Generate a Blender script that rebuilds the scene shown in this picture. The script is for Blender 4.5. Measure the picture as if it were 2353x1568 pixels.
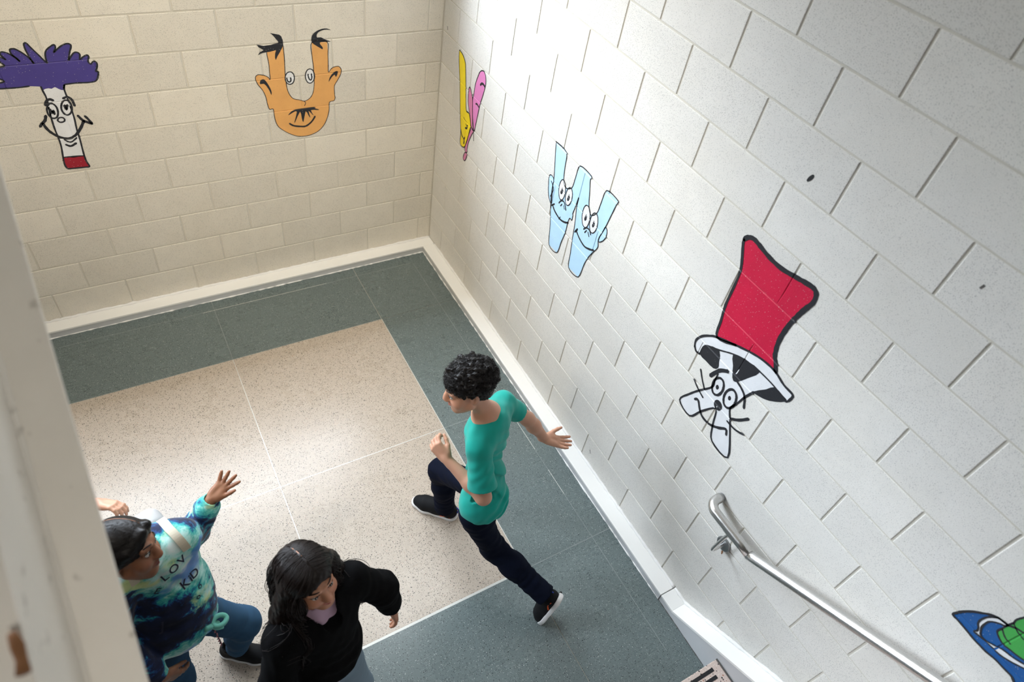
import bpy, bmesh, math, random
import numpy as np
from mathutils import Vector, Matrix
from mathutils.bvhtree import BVHTree
random.seed(7); np.random.seed(7)
for o in list(bpy.data.objects): bpy.data.objects.remove(o)
SC = bpy.context.scene
COL = SC.collection
PI = math.pi

# ------------------------------------------------------------------ camera
cam_d = bpy.data.cameras.new('camera'); cam = bpy.data.objects.new('camera', cam_d); COL.objects.link(cam)
cam_d.sensor_width = 36.0; cam_d.sensor_fit = 'HORIZONTAL'; cam_d.lens = 23.815
cam_d.clip_start = 0.05; cam_d.clip_end = 100
CAM = Vector((-1.9516, -3.8318, 3.4656))
cr, cd, cf = Vector((0.86284, -0.48514, 0.14191)), Vector((-0.27192, -0.68216, -0.67876)), Vector((0.42611, 0.54708, -0.72051))
mw = Matrix(((cr.x, -cd.x, -cf.x, CAM.x), (cr.y, -cd.y, -cf.y, CAM.y), (cr.z, -cd.z, -cf.z, CAM.z), (0, 0, 0, 1)))
cam.matrix_world = mw
cam_d.dof.use_dof = True; cam_d.dof.focus_distance = 3.3; cam_d.dof.aperture_fstop = 2.2
SC.camera = cam

# ------------------------------------------------------------------ light and exposure
SC.view_settings.view_transform = 'Standard'; SC.view_settings.look = 'None'
SC.view_settings.gamma = 1.0; SC.view_settings.use_curve_mapping = False
SC.view_settings.exposure = 0.0
world = bpy.data.worlds.new('world'); SC.world = world; world.use_nodes = True
bg = world.node_tree.nodes['Background']
bg.inputs['Color'].default_value = (1.0, 0.94, 0.85, 1); bg.inputs['Strength'].default_value = 0.06

def area_light(name, loc, target, size, size_y, power, color):
    d = bpy.data.lights.new(name, 'AREA'); d.shape = 'RECTANGLE'; d.size = size; d.size_y = size_y
    d.energy = power; d.color = color
    o = bpy.data.objects.new(name, d); COL.objects.link(o); o.location = loc
    o.rotation_euler = (Vector(target) - Vector(loc)).to_track_quat('-Z', 'Y').to_euler()
    return o
# overcast sky seen through the high window in the back wall, above the frame
L_SKY, L_CEIL, L_WARM, L_BEAM_FILL = 9600.0, 34.0, 24.0, 2.0
area_light('window_sky', (-4.0, 3.6, 5.4), (-4.0, 0.0, 2.6), 16.0, 5.6, L_SKY, (0.80, 0.895, 1.0))
# fluorescent fixture on the stairwell ceiling
area_light('ceiling_fluorescent', (-0.75, -0.95, 4.42), (-0.85, -0.95, 0.0), 0.3, 1.2, L_CEIL, (0.95, 0.98, 1.0))
# added warm fill aimed at the back corner, no fixture known there
wl = area_light('warm_fill', (-3.5, -3.0, 3.9), (-0.7, 0.0, 0.7), 0.5, 0.5, L_WARM, (1.0, 0.86, 0.64))
wl.data.spread = 1.3
# added narrow fill that brightens the flange of the near steel stringer
beam_l = area_light('beam_fill', (-2.1, -5.4, 4.3), (-2.1, -3.3, 2.2), 0.4, 0.4, L_BEAM_FILL, (1.0, 0.95, 0.88))
beam_l.data.spread = 0.9

# ------------------------------------------------------------------ helpers
def link(o, parent=None):
    COL.objects.link(o)
    if parent is not None:
        o.parent = parent
    return o

def tag(o, label=None, cat=None, group=None, kind=None):
    if label: o['label'] = label
    if cat: o['category'] = cat
    if group: o['group'] = group
    if kind: o['kind'] = kind
    return o

def origin_of(o):
    p = Vector((0, 0, 0))
    while o is not None:
        p = p + o.location; o = o.parent
    return p

def mesh_obj(name, verts, faces, mat, parent=None, smooth=False, loc=None):
    """verts are world coordinates; the object's origin goes to loc (or the parent's origin)"""
    base = origin_of(parent) if parent is not None else Vector((0, 0, 0))
    l = Vector(loc) if loc is not None else base
    me = bpy.data.meshes.new(name)
    V = np.asarray(verts, dtype=np.float64) - np.array(l)
    me.from_pydata(V.tolist() if len(V) < 20000 else V, [], faces)
    me.update()
    if smooth:
        me.polygons.foreach_set('use_smooth', [True] * len(me.polygons))
    o = bpy.data.objects.new(name, me)
    if mat is not None:
        for m in (mat if isinstance(mat, (list, tuple)) else [mat]): me.materials.append(m)
    o.location = l - base
    return link(o, parent)

def bm_obj(name, bm, mat, parent=None, smooth=False, loc=None):
    base = origin_of(parent) if parent is not None else Vector((0, 0, 0))
    l = Vector(loc) if loc is not None else base
    bmesh.ops.translate(bm, verts=bm.verts, vec=-l)
    me = bpy.data.meshes.new(name); bm.to_mesh(me); bm.free()
    if smooth: me.polygons.foreach_set('use_smooth', [True] * len(me.polygons))
    for m in (mat if isinstance(mat, (list, tuple)) else [mat]): me.materials.append(m)
    o = bpy.data.objects.new(name, me); o.location = l - base
    return link(o, parent)

def thing(name, label, cat, loc, group=None):
    o = bpy.data.objects.new(name, None); o.empty_display_size = 0.1; COL.objects.link(o); o.location = loc
    return tag(o, label, cat, group)

def box_bm(bm, x0, x1, y0, y1, z0, z1, bevel=0.0, seg=2):
    r = bmesh.ops.create_cube(bm, size=1.0)
    vs = r['verts']
    for v in vs:
        v.co = Vector((x0 + (v.co.x + .5) * (x1 - x0), y0 + (v.co.y + .5) * (y1 - y0), z0 + (v.co.z + .5) * (z1 - z0)))
    if bevel > 0:
        es = list({e for v in vs for e in v.link_edges})
        bmesh.ops.bevel(bm, geom=es, offset=bevel, segments=seg, affect='EDGES', profile=0.5)

def box(name, b, mat, parent=None, bevel=0.0, loc=None, smooth=False):
    bm = bmesh.new(); box_bm(bm, *b, bevel=bevel)
    return bm_obj(name, bm, mat, parent, smooth, loc)

def tube_geo(path, radii, sides=12, cap=True):
    P = np.asarray(path, float); n = len(P)
    R = np.full(n, radii) if np.isscalar(radii) else np.asarray(radii, float)
    T = np.gradient(P, axis=0); T /= np.maximum(np.linalg.norm(T, axis=1)[:, None], 1e-9)
    u = np.cross(T[0], [0, 0, 1.0])
    if np.linalg.norm(u) < 1e-3: u = np.cross(T[0], [1.0, 0, 0])
    u /= np.linalg.norm(u)
    ang = np.linspace(0, 2 * PI, sides, endpoint=False)
    V = []
    for i in range(n):
        u = u - T[i] * np.dot(u, T[i]); u /= max(np.linalg.norm(u), 1e-9)
        w = np.cross(T[i], u)
        V.append(P[i] + R[i] * (np.cos(ang)[:, None] * u + np.sin(ang)[:, None] * w))
    V = np.concatenate(V)
    F = []
    for i in range(n - 1):
        for j in range(sides):
            k = (j + 1) % sides
            F.append((i * sides + j, i * sides + k, (i + 1) * sides + k, (i + 1) * sides + j))
    if cap:
        F.append(tuple(range(sides))[::-1]); F.append(tuple((n - 1) * sides + j for j in range(sides)))
    return V, F

def tube(name, path, radii, mat, parent=None, sides=12, loc=None):
    V, F = tube_geo(path, radii, sides)
    return mesh_obj(name, V, F, mat, parent, True, loc)

def catmull(pts, n=6, closed=False):
    P = [np.array(p, float) for p in pts]; N = len(P); out = []
    if N < 3: return P
    rng = range(N) if closed else range(N - 1)
    for i in rng:
        if closed: p0, p1, p2, p3 = P[(i - 1) % N], P[i], P[(i + 1) % N], P[(i + 2) % N]
        else: p0, p1, p2, p3 = P[max(i - 1, 0)], P[i], P[i + 1], P[min(i + 2, N - 1)]
        for k in range(n):
            t = k / n
            out.append(0.5 * ((2 * p1) + (-p0 + p2) * t + (2 * p0 - 5 * p1 + 4 * p2 - p3) * t * t + (-p0 + 3 * p1 - 3 * p2 + p3) * t ** 3))
    if not closed: out.append(P[-1])
    return out

# ------------------------------------------------------------------ materials
class NT:
    def __init__(self, name):
        self.m = bpy.data.materials.new(name); self.m.use_nodes = True
        self.t = self.m.node_tree; self.b = self.t.nodes['Principled BSDF']
    def n(self, typ, **kw):
        x = self.t.nodes.new(typ)
        for k, v in kw.items(): setattr(x, k, v)
        return x
    def l(self, a, b): self.t.links.new(a, b)
    def pos(self): return self.n('ShaderNodeNewGeometry').outputs['Position']
    def obj(self): return self.n('ShaderNodeTexCoord').outputs['Object']
    def noise(self, vec, scale, detail=2.0, rough=0.5):
        x = self.n('ShaderNodeTexNoise'); x.inputs['Scale'].default_value = scale
        x.inputs['Detail'].default_value = detail; x.inputs['Roughness'].default_value = rough
        self.l(vec, x.inputs['Vector']); return x.outputs['Fac']
    def voro(self, vec, scale, feature='F1', out='Distance', rnd=1.0):
        x = self.n('ShaderNodeTexVoronoi'); x.feature = feature; x.inputs['Scale'].default_value = scale
        x.inputs['Randomness'].default_value = rnd
        self.l(vec, x.inputs['Vector']); return x
    def ramp(self, fac, stops, interp='LINEAR'):
        x = self.n('ShaderNodeValToRGB'); x.color_ramp.interpolation = interp
        e = x.color_ramp.elements
        while len(e) > 1: e.remove(e[-1])
        e[0].position = stops[0][0]; e[0].color = (*stops[0][1], 1) if len(stops[0][1]) == 3 else stops[0][1]
        for p, c in stops[1:]:
            k = e.new(p); k.color = (*c, 1) if len(c) == 3 else c
        self.l(fac, x.inputs['Fac']); return x.outputs['Color']
    def mix(self, fac, a, b, mode='MIX'):
        x = self.n('ShaderNodeMix'); x.data_type = 'RGBA'; x.blend_type = mode
        for sock, v in ((x.inputs[0], fac), (x.inputs[6], a), (x.inputs[7], b)):
            if isinstance(v, (int, float)): sock.default_value = v
            elif isinstance(v, (tuple, list)): sock.default_value = (*v, 1) if len(v) == 3 else v
            else: self.l(v, sock)
        return x.outputs[2]
    def math(self, op, a, b=0.0, c=None):
        x = self.n('ShaderNodeMath'); x.operation = op
        for i, v in enumerate((a, b, c)):
            if v is None: continue
            if isinstance(v, (int, float)): x.inputs[i].default_value = v
            else: self.l(v, x.inputs[i])
        return x.outputs[0]
    def bump(self, h, strength=0.3, dist=0.002, normal=None):
        x = self.n('ShaderNodeBump'); x.inputs['Strength'].default_value = strength; x.inputs['Distance'].default_value = dist
        self.l(h, x.inputs['Height'])
        if normal is not None: self.l(normal, x.inputs['Normal'])
        return x.outputs['Normal']
    def set(self, **kw):
        names = dict(col='Base Color', rough='Roughness', metal='Metallic', normal='Normal', spec='Specular IOR Level', sss='Subsurface Weight', sheen='Sheen Weight')
        for k, v in kw.items():
            s = self.b.inputs[names[k]]
            if isinstance(v, (int, float)): s.default_value = v
            elif isinstance(v, (tuple, list)): s.default_value = (*v, 1) if len(v) == 3 else v
            else: self.l(v, s)
        return self.m

def simple(name, col, rough=0.5, metal=0.0, bump=None, var=0.0, spec=0.5):
    t = NT(name); p = t.obj()
    c = col
    if var > 0:
        c = t.mix(t.noise(p, 6.0, 3), tuple(x * (1 - var) for x in col), tuple(min(1, x * (1 + var)) for x in col))
    t.set(col=c, rough=rough, metal=metal, spec=spec)
    if bump: t.set(normal=t.bump(t.noise(p, bump[0], 3), bump[1], bump[2]))
    return t.m

def mat_block(name, tint):
    t = NT(name); p = t.pos()
    rnd = t.n('ShaderNodeObjectInfo').outputs['Random']
    fine = t.noise(p, 420, 2, 0.6)
    med = t.noise(p, 9, 4, 0.6)
    big = t.noise(p, 1.7, 3)
    base = t.mix(t.math('MULTIPLY', rnd, 0.9), tint, tuple(c * 0.88 for c in tint))
    base = t.mix(t.math('MULTIPLY', t.ramp(med, [(0.35, (0, 0, 0)), (0.7, (1, 1, 1))]), 0.30), base, tuple(c * 0.80 for c in tint))
    base = t.mix(t.math('MULTIPLY', t.ramp(big, [(0.45, (0, 0, 0)), (0.75, (1, 1, 1))]), 0.22), base, (tint[0] * .86, tint[1] * .80, tint[2] * .70))
    # pin holes of the rough block face, more of them on some blocks
    v = t.voro(p, 250)
    cellr = t.n('ShaderNodeSeparateColor'); t.l(v.outputs['Color'], cellr.inputs[0])
    thr = t.math('MULTIPLY_ADD', rnd, 0.30, t.math('MULTIPLY_ADD', med, 0.6, -0.04))
    pit = t.math('MULTIPLY', t.math('LESS_THAN', t.math('ADD', v.outputs['Distance'], t.math('MULTIPLY_ADD', fine, 0.5, -0.25)), 0.27), t.math('LESS_THAN', cellr.outputs[0], thr))
    col = t.mix(t.math('MULTIPLY', pit, 0.62), base, (0.10, 0.10, 0.095))
    col = t.mix(t.math('MULTIPLY', t.math('LESS_THAN', fine, 0.42), 0.20), col, (0.18, 0.18, 0.17))
    h = t.math('SUBTRACT', t.math('MULTIPLY', fine, 0.7), pit)
    t.set(col=col, rough=0.62, spec=0.35, normal=t.bump(h, 0.75, 0.0026))
    return t.m

def mat_terrazzo(name, base, base2, chips, dark_w):
    t = NT(name); p = t.pos()
    big = t.noise(p, 1.6, 3); med = t.noise(p, 14, 3)
    col = t.mix(t.math('MULTIPLY_ADD', big, 0.7, t.math('MULTIPLY', med, 0.3)), base, base2)
    rough_scr = t.noise(p, 5.0, 5, 0.65)
    for sc, rad, frac, c in chips:
        v = t.voro(p, sc); s = t.n('ShaderNodeSeparateColor'); t.l(v.outputs['Color'], s.inputs[0])
        jit = t.math('MULTIPLY_ADD', t.noise(p, sc * 2.3, 1), 0.24, -0.12)
        m = t.math('MULTIPLY', t.math('LESS_THAN', t.math('ADD', v.outputs['Distance'], jit), rad), t.math('LESS_THAN', s.outputs[1], frac))
        col = t.mix(m, col, c)
    # sweeping scuffs in the polish
    mp = t.n('ShaderNodeMapping'); mp.inputs['Scale'].default_value = (2.0, 60.0, 1.0); mp.inputs['Rotation'].default_value = (0, 0, 0.6)
    t.l(p, mp.inputs['Vector'])
    scuff = t.noise(mp.outputs[0], 1.2, 4, 0.7)
    r = t.math('MULTIPLY_ADD', rough_scr, 0.18, t.math('MULTIPLY_ADD', scuff, 0.05, 0.17))
    t.set(col=col, rough=r, spec=0.42, normal=t.bump(rough_scr, 0.012, 0.001))
    return t.m

M = {}
M['block_back'] = mat_block('painted_block_back', (0.76, 0.715, 0.625))
M['block_right'] = mat_block('painted_block_right', (0.78, 0.76, 0.715))
M['mortar'] = simple('painted_mortar', (0.60, 0.57, 0.50), 0.7, bump=(220, 0.4, 0.002), var=0.1)
M['beige'] = mat_terrazzo('beige_terrazzo', (0.435, 0.365, 0.295), (0.485, 0.415, 0.345),
    [(120, 0.30, 0.45, (0.56, 0.48, 0.40)), (200, 0.26, 0.45, (0.27, 0.22, 0.16)), (135, 0.25, 0.62, (0.075, 0.07, 0.055)), (90, 0.21, 0.30, (0.03, 0.032, 0.03)), (120, 0.20, 0.07, (0.36, 0.17, 0.10))], 0.4)
M['green'] = mat_terrazzo('green_terrazzo', (0.118, 0.148, 0.146), (0.150, 0.185, 0.182),
    [(130, 0.28, 0.45, (0.175, 0.215, 0.21)), (150, 0.25, 0.60, (0.030, 0.038, 0.038)), (140, 0.23, 0.28, (0.34, 0.37, 0.35)), (98, 0.21, 0.22, (0.012, 0.015, 0.015)), (125, 0.18, 0.14, (0.60, 0.61, 0.57))], 0.3)
M['pinkstone'] = mat_terrazzo('pink_tread_terrazzo', (0.66, 0.52, 0.46), (0.72, 0.60, 0.54),
    [(110, 0.32, 0.45, (0.80, 0.70, 0.62)), (90, 0.32, 0.30, (0.05, 0.04, 0.04)), (75, 0.28, 0.20, (0.45, 0.20, 0.13)), (65, 0.26, 0.15, (0.03, 0.03, 0.03))], 0.4)
M['strip'] = simple('zinc_divider', (0.62, 0.62, 0.58), 0.4, 0.3, var=0.15)
M['strip_dull'] = simple('dull_divider', (0.24, 0.27, 0.26), 0.4, 0.1, var=0.2)
M['white_paint'] = simple('white_gloss_paint', (0.86, 0.85, 0.82), 0.28, bump=(14, 0.10, 0.002), var=0.03)
M['grey_paint'] = simple('grey_gloss_paint', (0.56, 0.57, 0.58), 0.35, bump=(20, 0.15, 0.002), var=0.08)
M['caulk'] = simple('white_caulk', (0.80, 0.79, 0.77), 0.5, bump=(60, 0.6, 0.004), var=0.1)
M['dirt'] = simple('dark_gap_dirt', (0.10, 0.095, 0.09), 0.9, var=0.3)
M['grip'] = simple('black_grip_strip', (0.018, 0.018, 0.02), 0.85, bump=(600, 0.8, 0.002))
def mat_steel():
    t = NT('brushed_stainless'); n = t.noise(t.obj(), 900, 2)
    t.set(col=(0.62, 0.61, 0.595), metal=1.0, rough=t.math('MULTIPLY_ADD', n, 0.06, 0.25)); return t.m
M['steel'] = mat_steel()
M['dark_steel'] = simple('dull_bracket_steel', (0.30, 0.31, 0.32), 0.35, 0.9, var=0.1)
def mat_beam():
    t = NT('worn_beige_steel_paint'); p = t.obj()
    n = t.noise(p, 14, 4, 0.6); sm = t.noise(p, 30, 2)
    c = t.mix(n, (0.66, 0.62, 0.55), (0.74, 0.70, 0.63))
    c = t.mix(t.math('MULTIPLY', t.ramp(sm, [(0.66, (0, 0, 0)), (0.74, (1, 1, 1))]), 0.5), c, (0.26, 0.23, 0.19))
    t.set(col=c, rough=0.42)
    return t.m
M['beam'] = mat_beam()
M['rust'] = simple('rust', (0.20, 0.085, 0.03), 0.8, bump=(120, 0.6, 0.003), var=0.4)
M['window_frame'] = simple('aluminium_window_frame', (0.55, 0.56, 0.57), 0.4, 0.7)
PAINT = dict(ink=(0.016, 0.017, 0.022), purple=(0.062, 0.045, 0.235), white=(0.74, 0.75, 0.77), red=(0.32, 0.008, 0.022), tan=(0.74, 0.385, 0.125),
             yellow=(0.86, 0.66, 0.010), pink=(0.70, 0.22, 0.50), pink2=(0.62, 0.20, 0.36), sky=(0.46, 0.68, 0.86), crimson=(0.55, 0.004, 0.045), blue=(0.004, 0.085, 0.29), green=(0.05, 0.36, 0.07))
def mat_paint(name, col):
    t = NT('mural_paint_' + name); p = t.pos()
    fine = t.noise(p, 420, 2, 0.6); v = t.voro(p, 150)
    s = t.n('ShaderNodeSeparateColor'); t.l(v.outputs['Color'], s.inputs[0])
    pit = t.math('MULTIPLY', t.math('LESS_THAN', v.outputs['Distance'], 0.22), t.math('LESS_THAN', s.outputs[0], 0.13))
    bare = (0.45, 0.44, 0.42) if name in ('ink', 'crimson', 'purple', 'red', 'blue') else tuple(c * 0.6 for c in col)
    c = t.mix(t.math('MULTIPLY', pit, 0.65), t.mix(t.noise(p, 12, 3), tuple(x * 0.86 for x in col), tuple(min(1, x * 1.08) for x in col)), bare)
    t.set(col=c, rough=0.5, spec=0.4, normal=t.bump(fine, 0.5, 0.002))
    return t.m
PM = {k: mat_paint(k, c) for k, c in PAINT.items()}
# ------------------------------------------------------------------ the setting
CH, BL, ZB, JW, JD = 0.2032, 0.4064, 0.06, 0.0078, 0.0036   # course height, block length, first bed joint, joint width and depth
def bed(k): return ZB + CH * k
def head_off(wall, c):
    if wall == 'B': return 0.1021 if c % 2 else 0.3041
    return 0.2020 if c % 2 else 0.4062 - BL
def in_frame(P, margin=60):
    d = Vector(P) - CAM; z = d.dot(cf)
    if z <= 0.05: return False
    u = 1176.5 + 1556.6 * d.dot(cr) / z; v = 784 + 1556.6 * d.dot(cd) / z
    return -margin < u < 2353 + margin and -margin < v < 1568 + margin

def block_mesh_data(w, h):
    e, b = JW / 2, 0.003
    rings = [(e, JD + 0.004), (e, 0.0022), (e + 0.0012, 0.0006), (e + b, 0.0)]
    V = []
    for ins, dep in rings:
        V += [(ins, dep, ins), (w - ins, dep, ins), (w - ins, dep, h - ins), (ins, dep, h - ins)]
    F = []
    for r in range(3):
        for j in range(4):
            k = (j + 1) % 4
            F.append((r * 4 + j, r * 4 + k, (r + 1) * 4 + k, (r + 1) * 4 + j))
    F.append((12, 13, 14, 15))
    return V, F
_bm_cache = {}
def block_mesh(w, wall):
    key = (round(w, 3), wall)
    if key not in _bm_cache:
        V, F = block_mesh_data(w, CH)
        if wall == 'B': W = [(x, y, z) for x, y, z in V]
        else: W = [(y, -x, z) for x, y, z in V]
        me = bpy.data.meshes.new('concrete_block'); me.from_pydata(W, [], F); me.update()
        me.materials.append(M['block_back'] if wall == 'B' else M['block_right'])
        _bm_cache[key] = me
    return _bm_cache[key]

def spans(wall, c, length):
    off = head_off(wall, c); cuts = [0.0]
    n = 0
    while off + n * BL < length:
        if off + n * BL > 0.02: cuts.append(off + n * BL)
        n += 1
    cuts.append(length)
    return list(zip(cuts[:-1], cuts[1:]))

WIN = (-3.70, -0.55, bed(10), bed(16))        # window opening in the back wall (above the frame)
def build_wall(wall, length, ncourse, parent):
    rest = bmesh.new(); cnt = 0
    for c in range(0, ncourse + 1):
        for s0, s1 in spans(wall, c, length):
            z0 = bed(c - 1)
            if wall == 'B' and z0 >= WIN[2] - 0.01 and z0 < WIN[3] - 0.01:
                if -s0 > WIN[0] + 0.005 and -s1 < WIN[1] - 0.005:
                    parts = []
                    if -s1 < WIN[0]: parts.append((-WIN[0], s1))
                    if -s0 > WIN[1]: parts.append((s0, -WIN[1]))
                else: parts = [(s0, s1)]
            else: parts = [(s0, s1)]
            for a, b in parts:
                if b - a < 0.03: continue
                pts = [((-q, 0, zz) if wall == 'B' else (0, -q, zz)) for q in (a, b) for zz in (z0, z0 + CH)]
                vis = c >= 1 and any(in_frame(p) for p in pts)
                base = (-b, random.uniform(-.0003, .0003), z0) if wall == 'B' else (random.uniform(-.0003, .0003), -a, z0)
                if vis:
                    o = bpy.data.objects.new('concrete_block', block_mesh(b - a, wall)); o.location = base
                    link(o, parent); cnt += 1
                else:
                    V, F = block_mesh_data(b - a, CH)
                    vs = [rest.verts.new((base[0] + x, base[1] + y, base[2] + z) if wall == 'B' else (base[0] + y, base[1] - x, base[2] + z)) for x, y, z in V]
                    for f in F: rest.faces.new([vs[i] for i in f])
    o = bm_obj('block_field', rest, M['block_back'] if wall == 'B' else M['block_right'], parent); o['kind'] = 'stuff'
    return cnt

LB, LR, NC = 4.6, 5.6, 22
bm = bmesh.new()
x0, x1, zb, zt = WIN
D1 = 0.36
box_bm(bm, -LB, 0.36, JD, D1, -0.4, zb + .002); box_bm(bm, -LB, x0 - .002, JD, D1, zb, zt); box_bm(bm, x1 + .002, 0.36, JD, D1, zb, zt); box_bm(bm, -LB, 0.36, JD, D1, zt - .002, bed(NC))
wall_back = tag(bm_obj('wall_back', bm, M['mortar']), 'cream painted concrete block wall behind the landing', 'wall', kind='structure')
nb = build_wall('B', LB, NC, wall_back)
wall_right = tag(box('wall_right', (JD, 0.36, -LR, JD, -0.4, bed(NC)), M['mortar']), 'off-white painted concrete block wall beside the stairs', 'wall', kind='structure')
nr = build_wall('R', LR, NC, wall_right)
print('blocks', nb, nr)

# high window above the frame: sill, frame, mullions, panes
bm = bmesh.new()
for a in (x0, x1 - 0.06): box_bm(bm, a, a + 0.06, 0.18, 0.24, zb, zt)
box_bm(bm, x0, x1, 0.18, 0.24, zb, zb + 0.06); box_bm(bm, x0, x1, 0.18, 0.24, zt - 0.06, zt)
win = tag(bm_obj('window_1', bm, M['window_frame']), 'tall landing window high in the block wall', 'window', kind='structure')
box('window_sill', (x0, x1, -0.01, 0.18, zb - 0.004, zb + 0.012), M['white_paint'], win, 0.003)
for i in range(1, 4): box('mullion', (x0 + i * (x1 - x0) / 4 - 0.025, x0 + i * (x1 - x0) / 4 + 0.025, 0.185, 0.235, zb + .06, zt - .06), M['window_frame'], win)
gt = NT('window_glass'); gt.b.inputs['Transmission Weight'].default_value = 1.0; gt.set(rough=0.0, col=(1, 1, 1)); gt.b.inputs['IOR'].default_value = 1.01
# small smudges and pen ticks on the blocks
def wall_mark(name, wall, pts, w, mat):
    P = [np.array(p) for p in catmull(pts, 4)]
    V, F = [], []
    for i, p in enumerate(P):
        d = P[min(i + 1, len(P) - 1)] - P[max(i - 1, 0)]; n = np.array([-d[1], d[0]]); n /= max(np.linalg.norm(n), 1e-9)
        ww = w * 0.5 * (0.3 + math.sin(PI * (i + .5) / len(P)))
        for s in (-1, 1):
            q = p + s * n * ww
            V.append((q[0], -0.0009, q[1]) if wall == 'B' else (-0.0009, q[0], q[1]))
    for i in range(len(P) - 1): F.append((2 * i, 2 * i + 1, 2 * i + 3, 2 * i + 2))
    return mesh_obj(name, V, F, mat, wall_back if wall == 'B' else wall_right)

ceiling = tag(box('ceiling', (-4.6, 0.36, -5.6, 0.36, bed(NC), bed(NC) + .1), M['mortar']), 'plain ceiling over the stairwell', 'ceiling', kind='structure')
wall_mark('pen_mark', 'R', [(-2.712, 2.343), (-2.719, 2.359), (-2.725, 2.374)], 0.011, M['grip'])
wall_mark('scuff_mark', 'R', [(-3.336, 2.400), (-3.340, 2.416)], 0.006, M['dirt'])
wall_mark('scuff_mark', 'R', [(-2.285, .172), (-2.300, .150)], 0.005, M['dirt'])
wall_mark('scuff_mark', 'R', [(-0.055, 1.73), (-0.062, 1.71)], 0.006, M['dirt'])
# ---- floor: terrazzo panels between divider strips
floor = tag(box('floor', (-4.6, 0.0, -3.60, 0.0, -0.16, -0.004), M['mortar']), 'terrazzo landing floor with green border and beige field', 'floor', kind='structure')
SW = 0.004
def panel(x0, x1, y0, y1, mat):
    return box('terrazzo_panel', (x0 + SW / 2, x1 - SW / 2, y0 + SW / 2, y1 - SW / 2, -0.03, 0.0), M[mat], floor, 0.0006)
XB, YB, XJ, YJ, YG = -0.667, -0.667, -1.677, -1.690, -2.705
XL = -4.6; XJ2 = XJ - 1.01; XJ3 = XJ2 - 1.01
xs = [XL, XJ3, XJ2, XJ, XB, 0.0]
for a, b in zip(xs[:-1], xs[1:]):
    panel(a, b, YB, 0.0, 'green')
for a, b in ((XJ3, XJ2), (XJ2, XJ), (XJ, XB)):
    panel(a, b, YJ, YB, 'beige'); panel(a, b, YG, YJ, 'beige'); 
panel(XL, XJ3, YJ, YB, 'beige'); panel(XL, XJ3, YG, YJ, 'beige')
panel(XB, 0.0, YJ, YB, 'green'); panel(XB, 0.0, YG, YJ, 'green')
for a, b in zip(xs[:-1], xs[1:]): panel(a, b, -3.6, YG, 'green')
def strip(x0, x1, y0, y1, m='strip'): box('divider_strip', (x0, x1, y0, y1, -0.02, 0.0004), M[m], floor)
h = SW / 2
for x in (XJ, XJ2, XJ3): strip(x - h, x + h, YG, YB); strip(x - h, x + h, -3.6, YG); strip(x - h, x + h, YB, -0.1, 'strip_dull')
strip(XL, XB, YJ - h, YJ + h); strip(XB, -0.1, YJ - h, YJ + h, 'strip_dull')
strip(XL, XB, YG - 0.006, YG + 0.006); strip(XB, -0.1, YG - h, YG + h, 'strip_dull')
strip(XB - h, XB + h, YG, YB, 'strip'); strip(XL, XB, YB - h, YB + h, 'strip_dull')
# old scribed line running along the right wall and the back wall
box('scribe_line', (-0.2225, -0.2195, -3.4, -0.2, -0.002, 0.0004), M['strip_dull'], floor)
box('scribe_line', (-0.222, -0.219, -2.06, -1.72, -0.002, 0.0006), M['strip'], floor)
box('scribe_line', (-0.222, -0.219, -2.40, -2.22, -0.002, 0.0006), M['strip'], floor)
box('scribe_line', (-2.6, -0.24, -0.188, -0.185, -0.002, 0.0004), M['strip_dull'], floor)
box('scribe_line', (-1.75, -0.9, -0.188, -0.185, -0.002, 0.0006), M['strip'], floor)

# ---- painted steel channel used as a base along both walls
FD = 0.097
def base_profile(name, pts_path, label):
    pass
def l_base(name, axis, a0, a1, label):
    """white flange on top, grey web face below; axis 'x' along the back wall, 'y' along the right wall"""
    bm = bmesh.new()
    if axis == 'x': box_bm(bm, a0, a1, -FD, 0.0, 0.046, 0.060, 0.002)
    else: box_bm(bm, -FD, 0.0, a0, a1, 0.046, 0.060, 0.002)
    o = tag(bm_obj(name, bm, M['white_paint']), label, 'base', kind='structure')
    e = 0.004
    if axis == 'x': box('web_face', (a0, a1, -FD + e, -0.02, 0.0, 0.050), M['grey_paint'], o)
    else: box('web_face', (-FD + e, -0.02, a0, a1, 0.0, 0.050), M['grey_paint'], o)
    # ragged caulk bead at the wall, paint drips and dirt at the floor
    n = int((a1 - a0) / 0.02)
    P = []; R = []
    for i in range(n + 1):
        a = a0 + (a1 - a0) * i / n
        w = random.uniform(-.002, .002)
        P.append((a, -0.004 + w * .5, 0.0625 + w) if axis == 'x' else (-0.004 + w * .5, a, 0.0625 + w)); R.append(random.uniform(0.006, 0.0125))
    V, F = tube_geo(P, R, 6); mesh_obj('caulk_bead', V, F, M['caulk'], o, True)
    P = []; R = []
    for i in range(n + 1):
        a = a0 + (a1 - a0) * i / n
        P.append((a, -FD + e - .001, 0.001) if axis == 'x' else (-FD + e - .001, a, 0.001)); R.append(max(0.0008, random.gauss(0.0035, 0.002)))
    V, F = tube_geo(P, R, 5); mesh_obj('paint_drip', V, F, M['white_paint'], o, True)
    return o
base_back = l_base('baseboard_back', 'x', -4.6, 0.0, 'white painted steel base ledge along the back block wall')
base_right = l_base('baseboard_right', 'y', -3.165, -FD, 'white painted steel base ledge along the stair wall')
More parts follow.
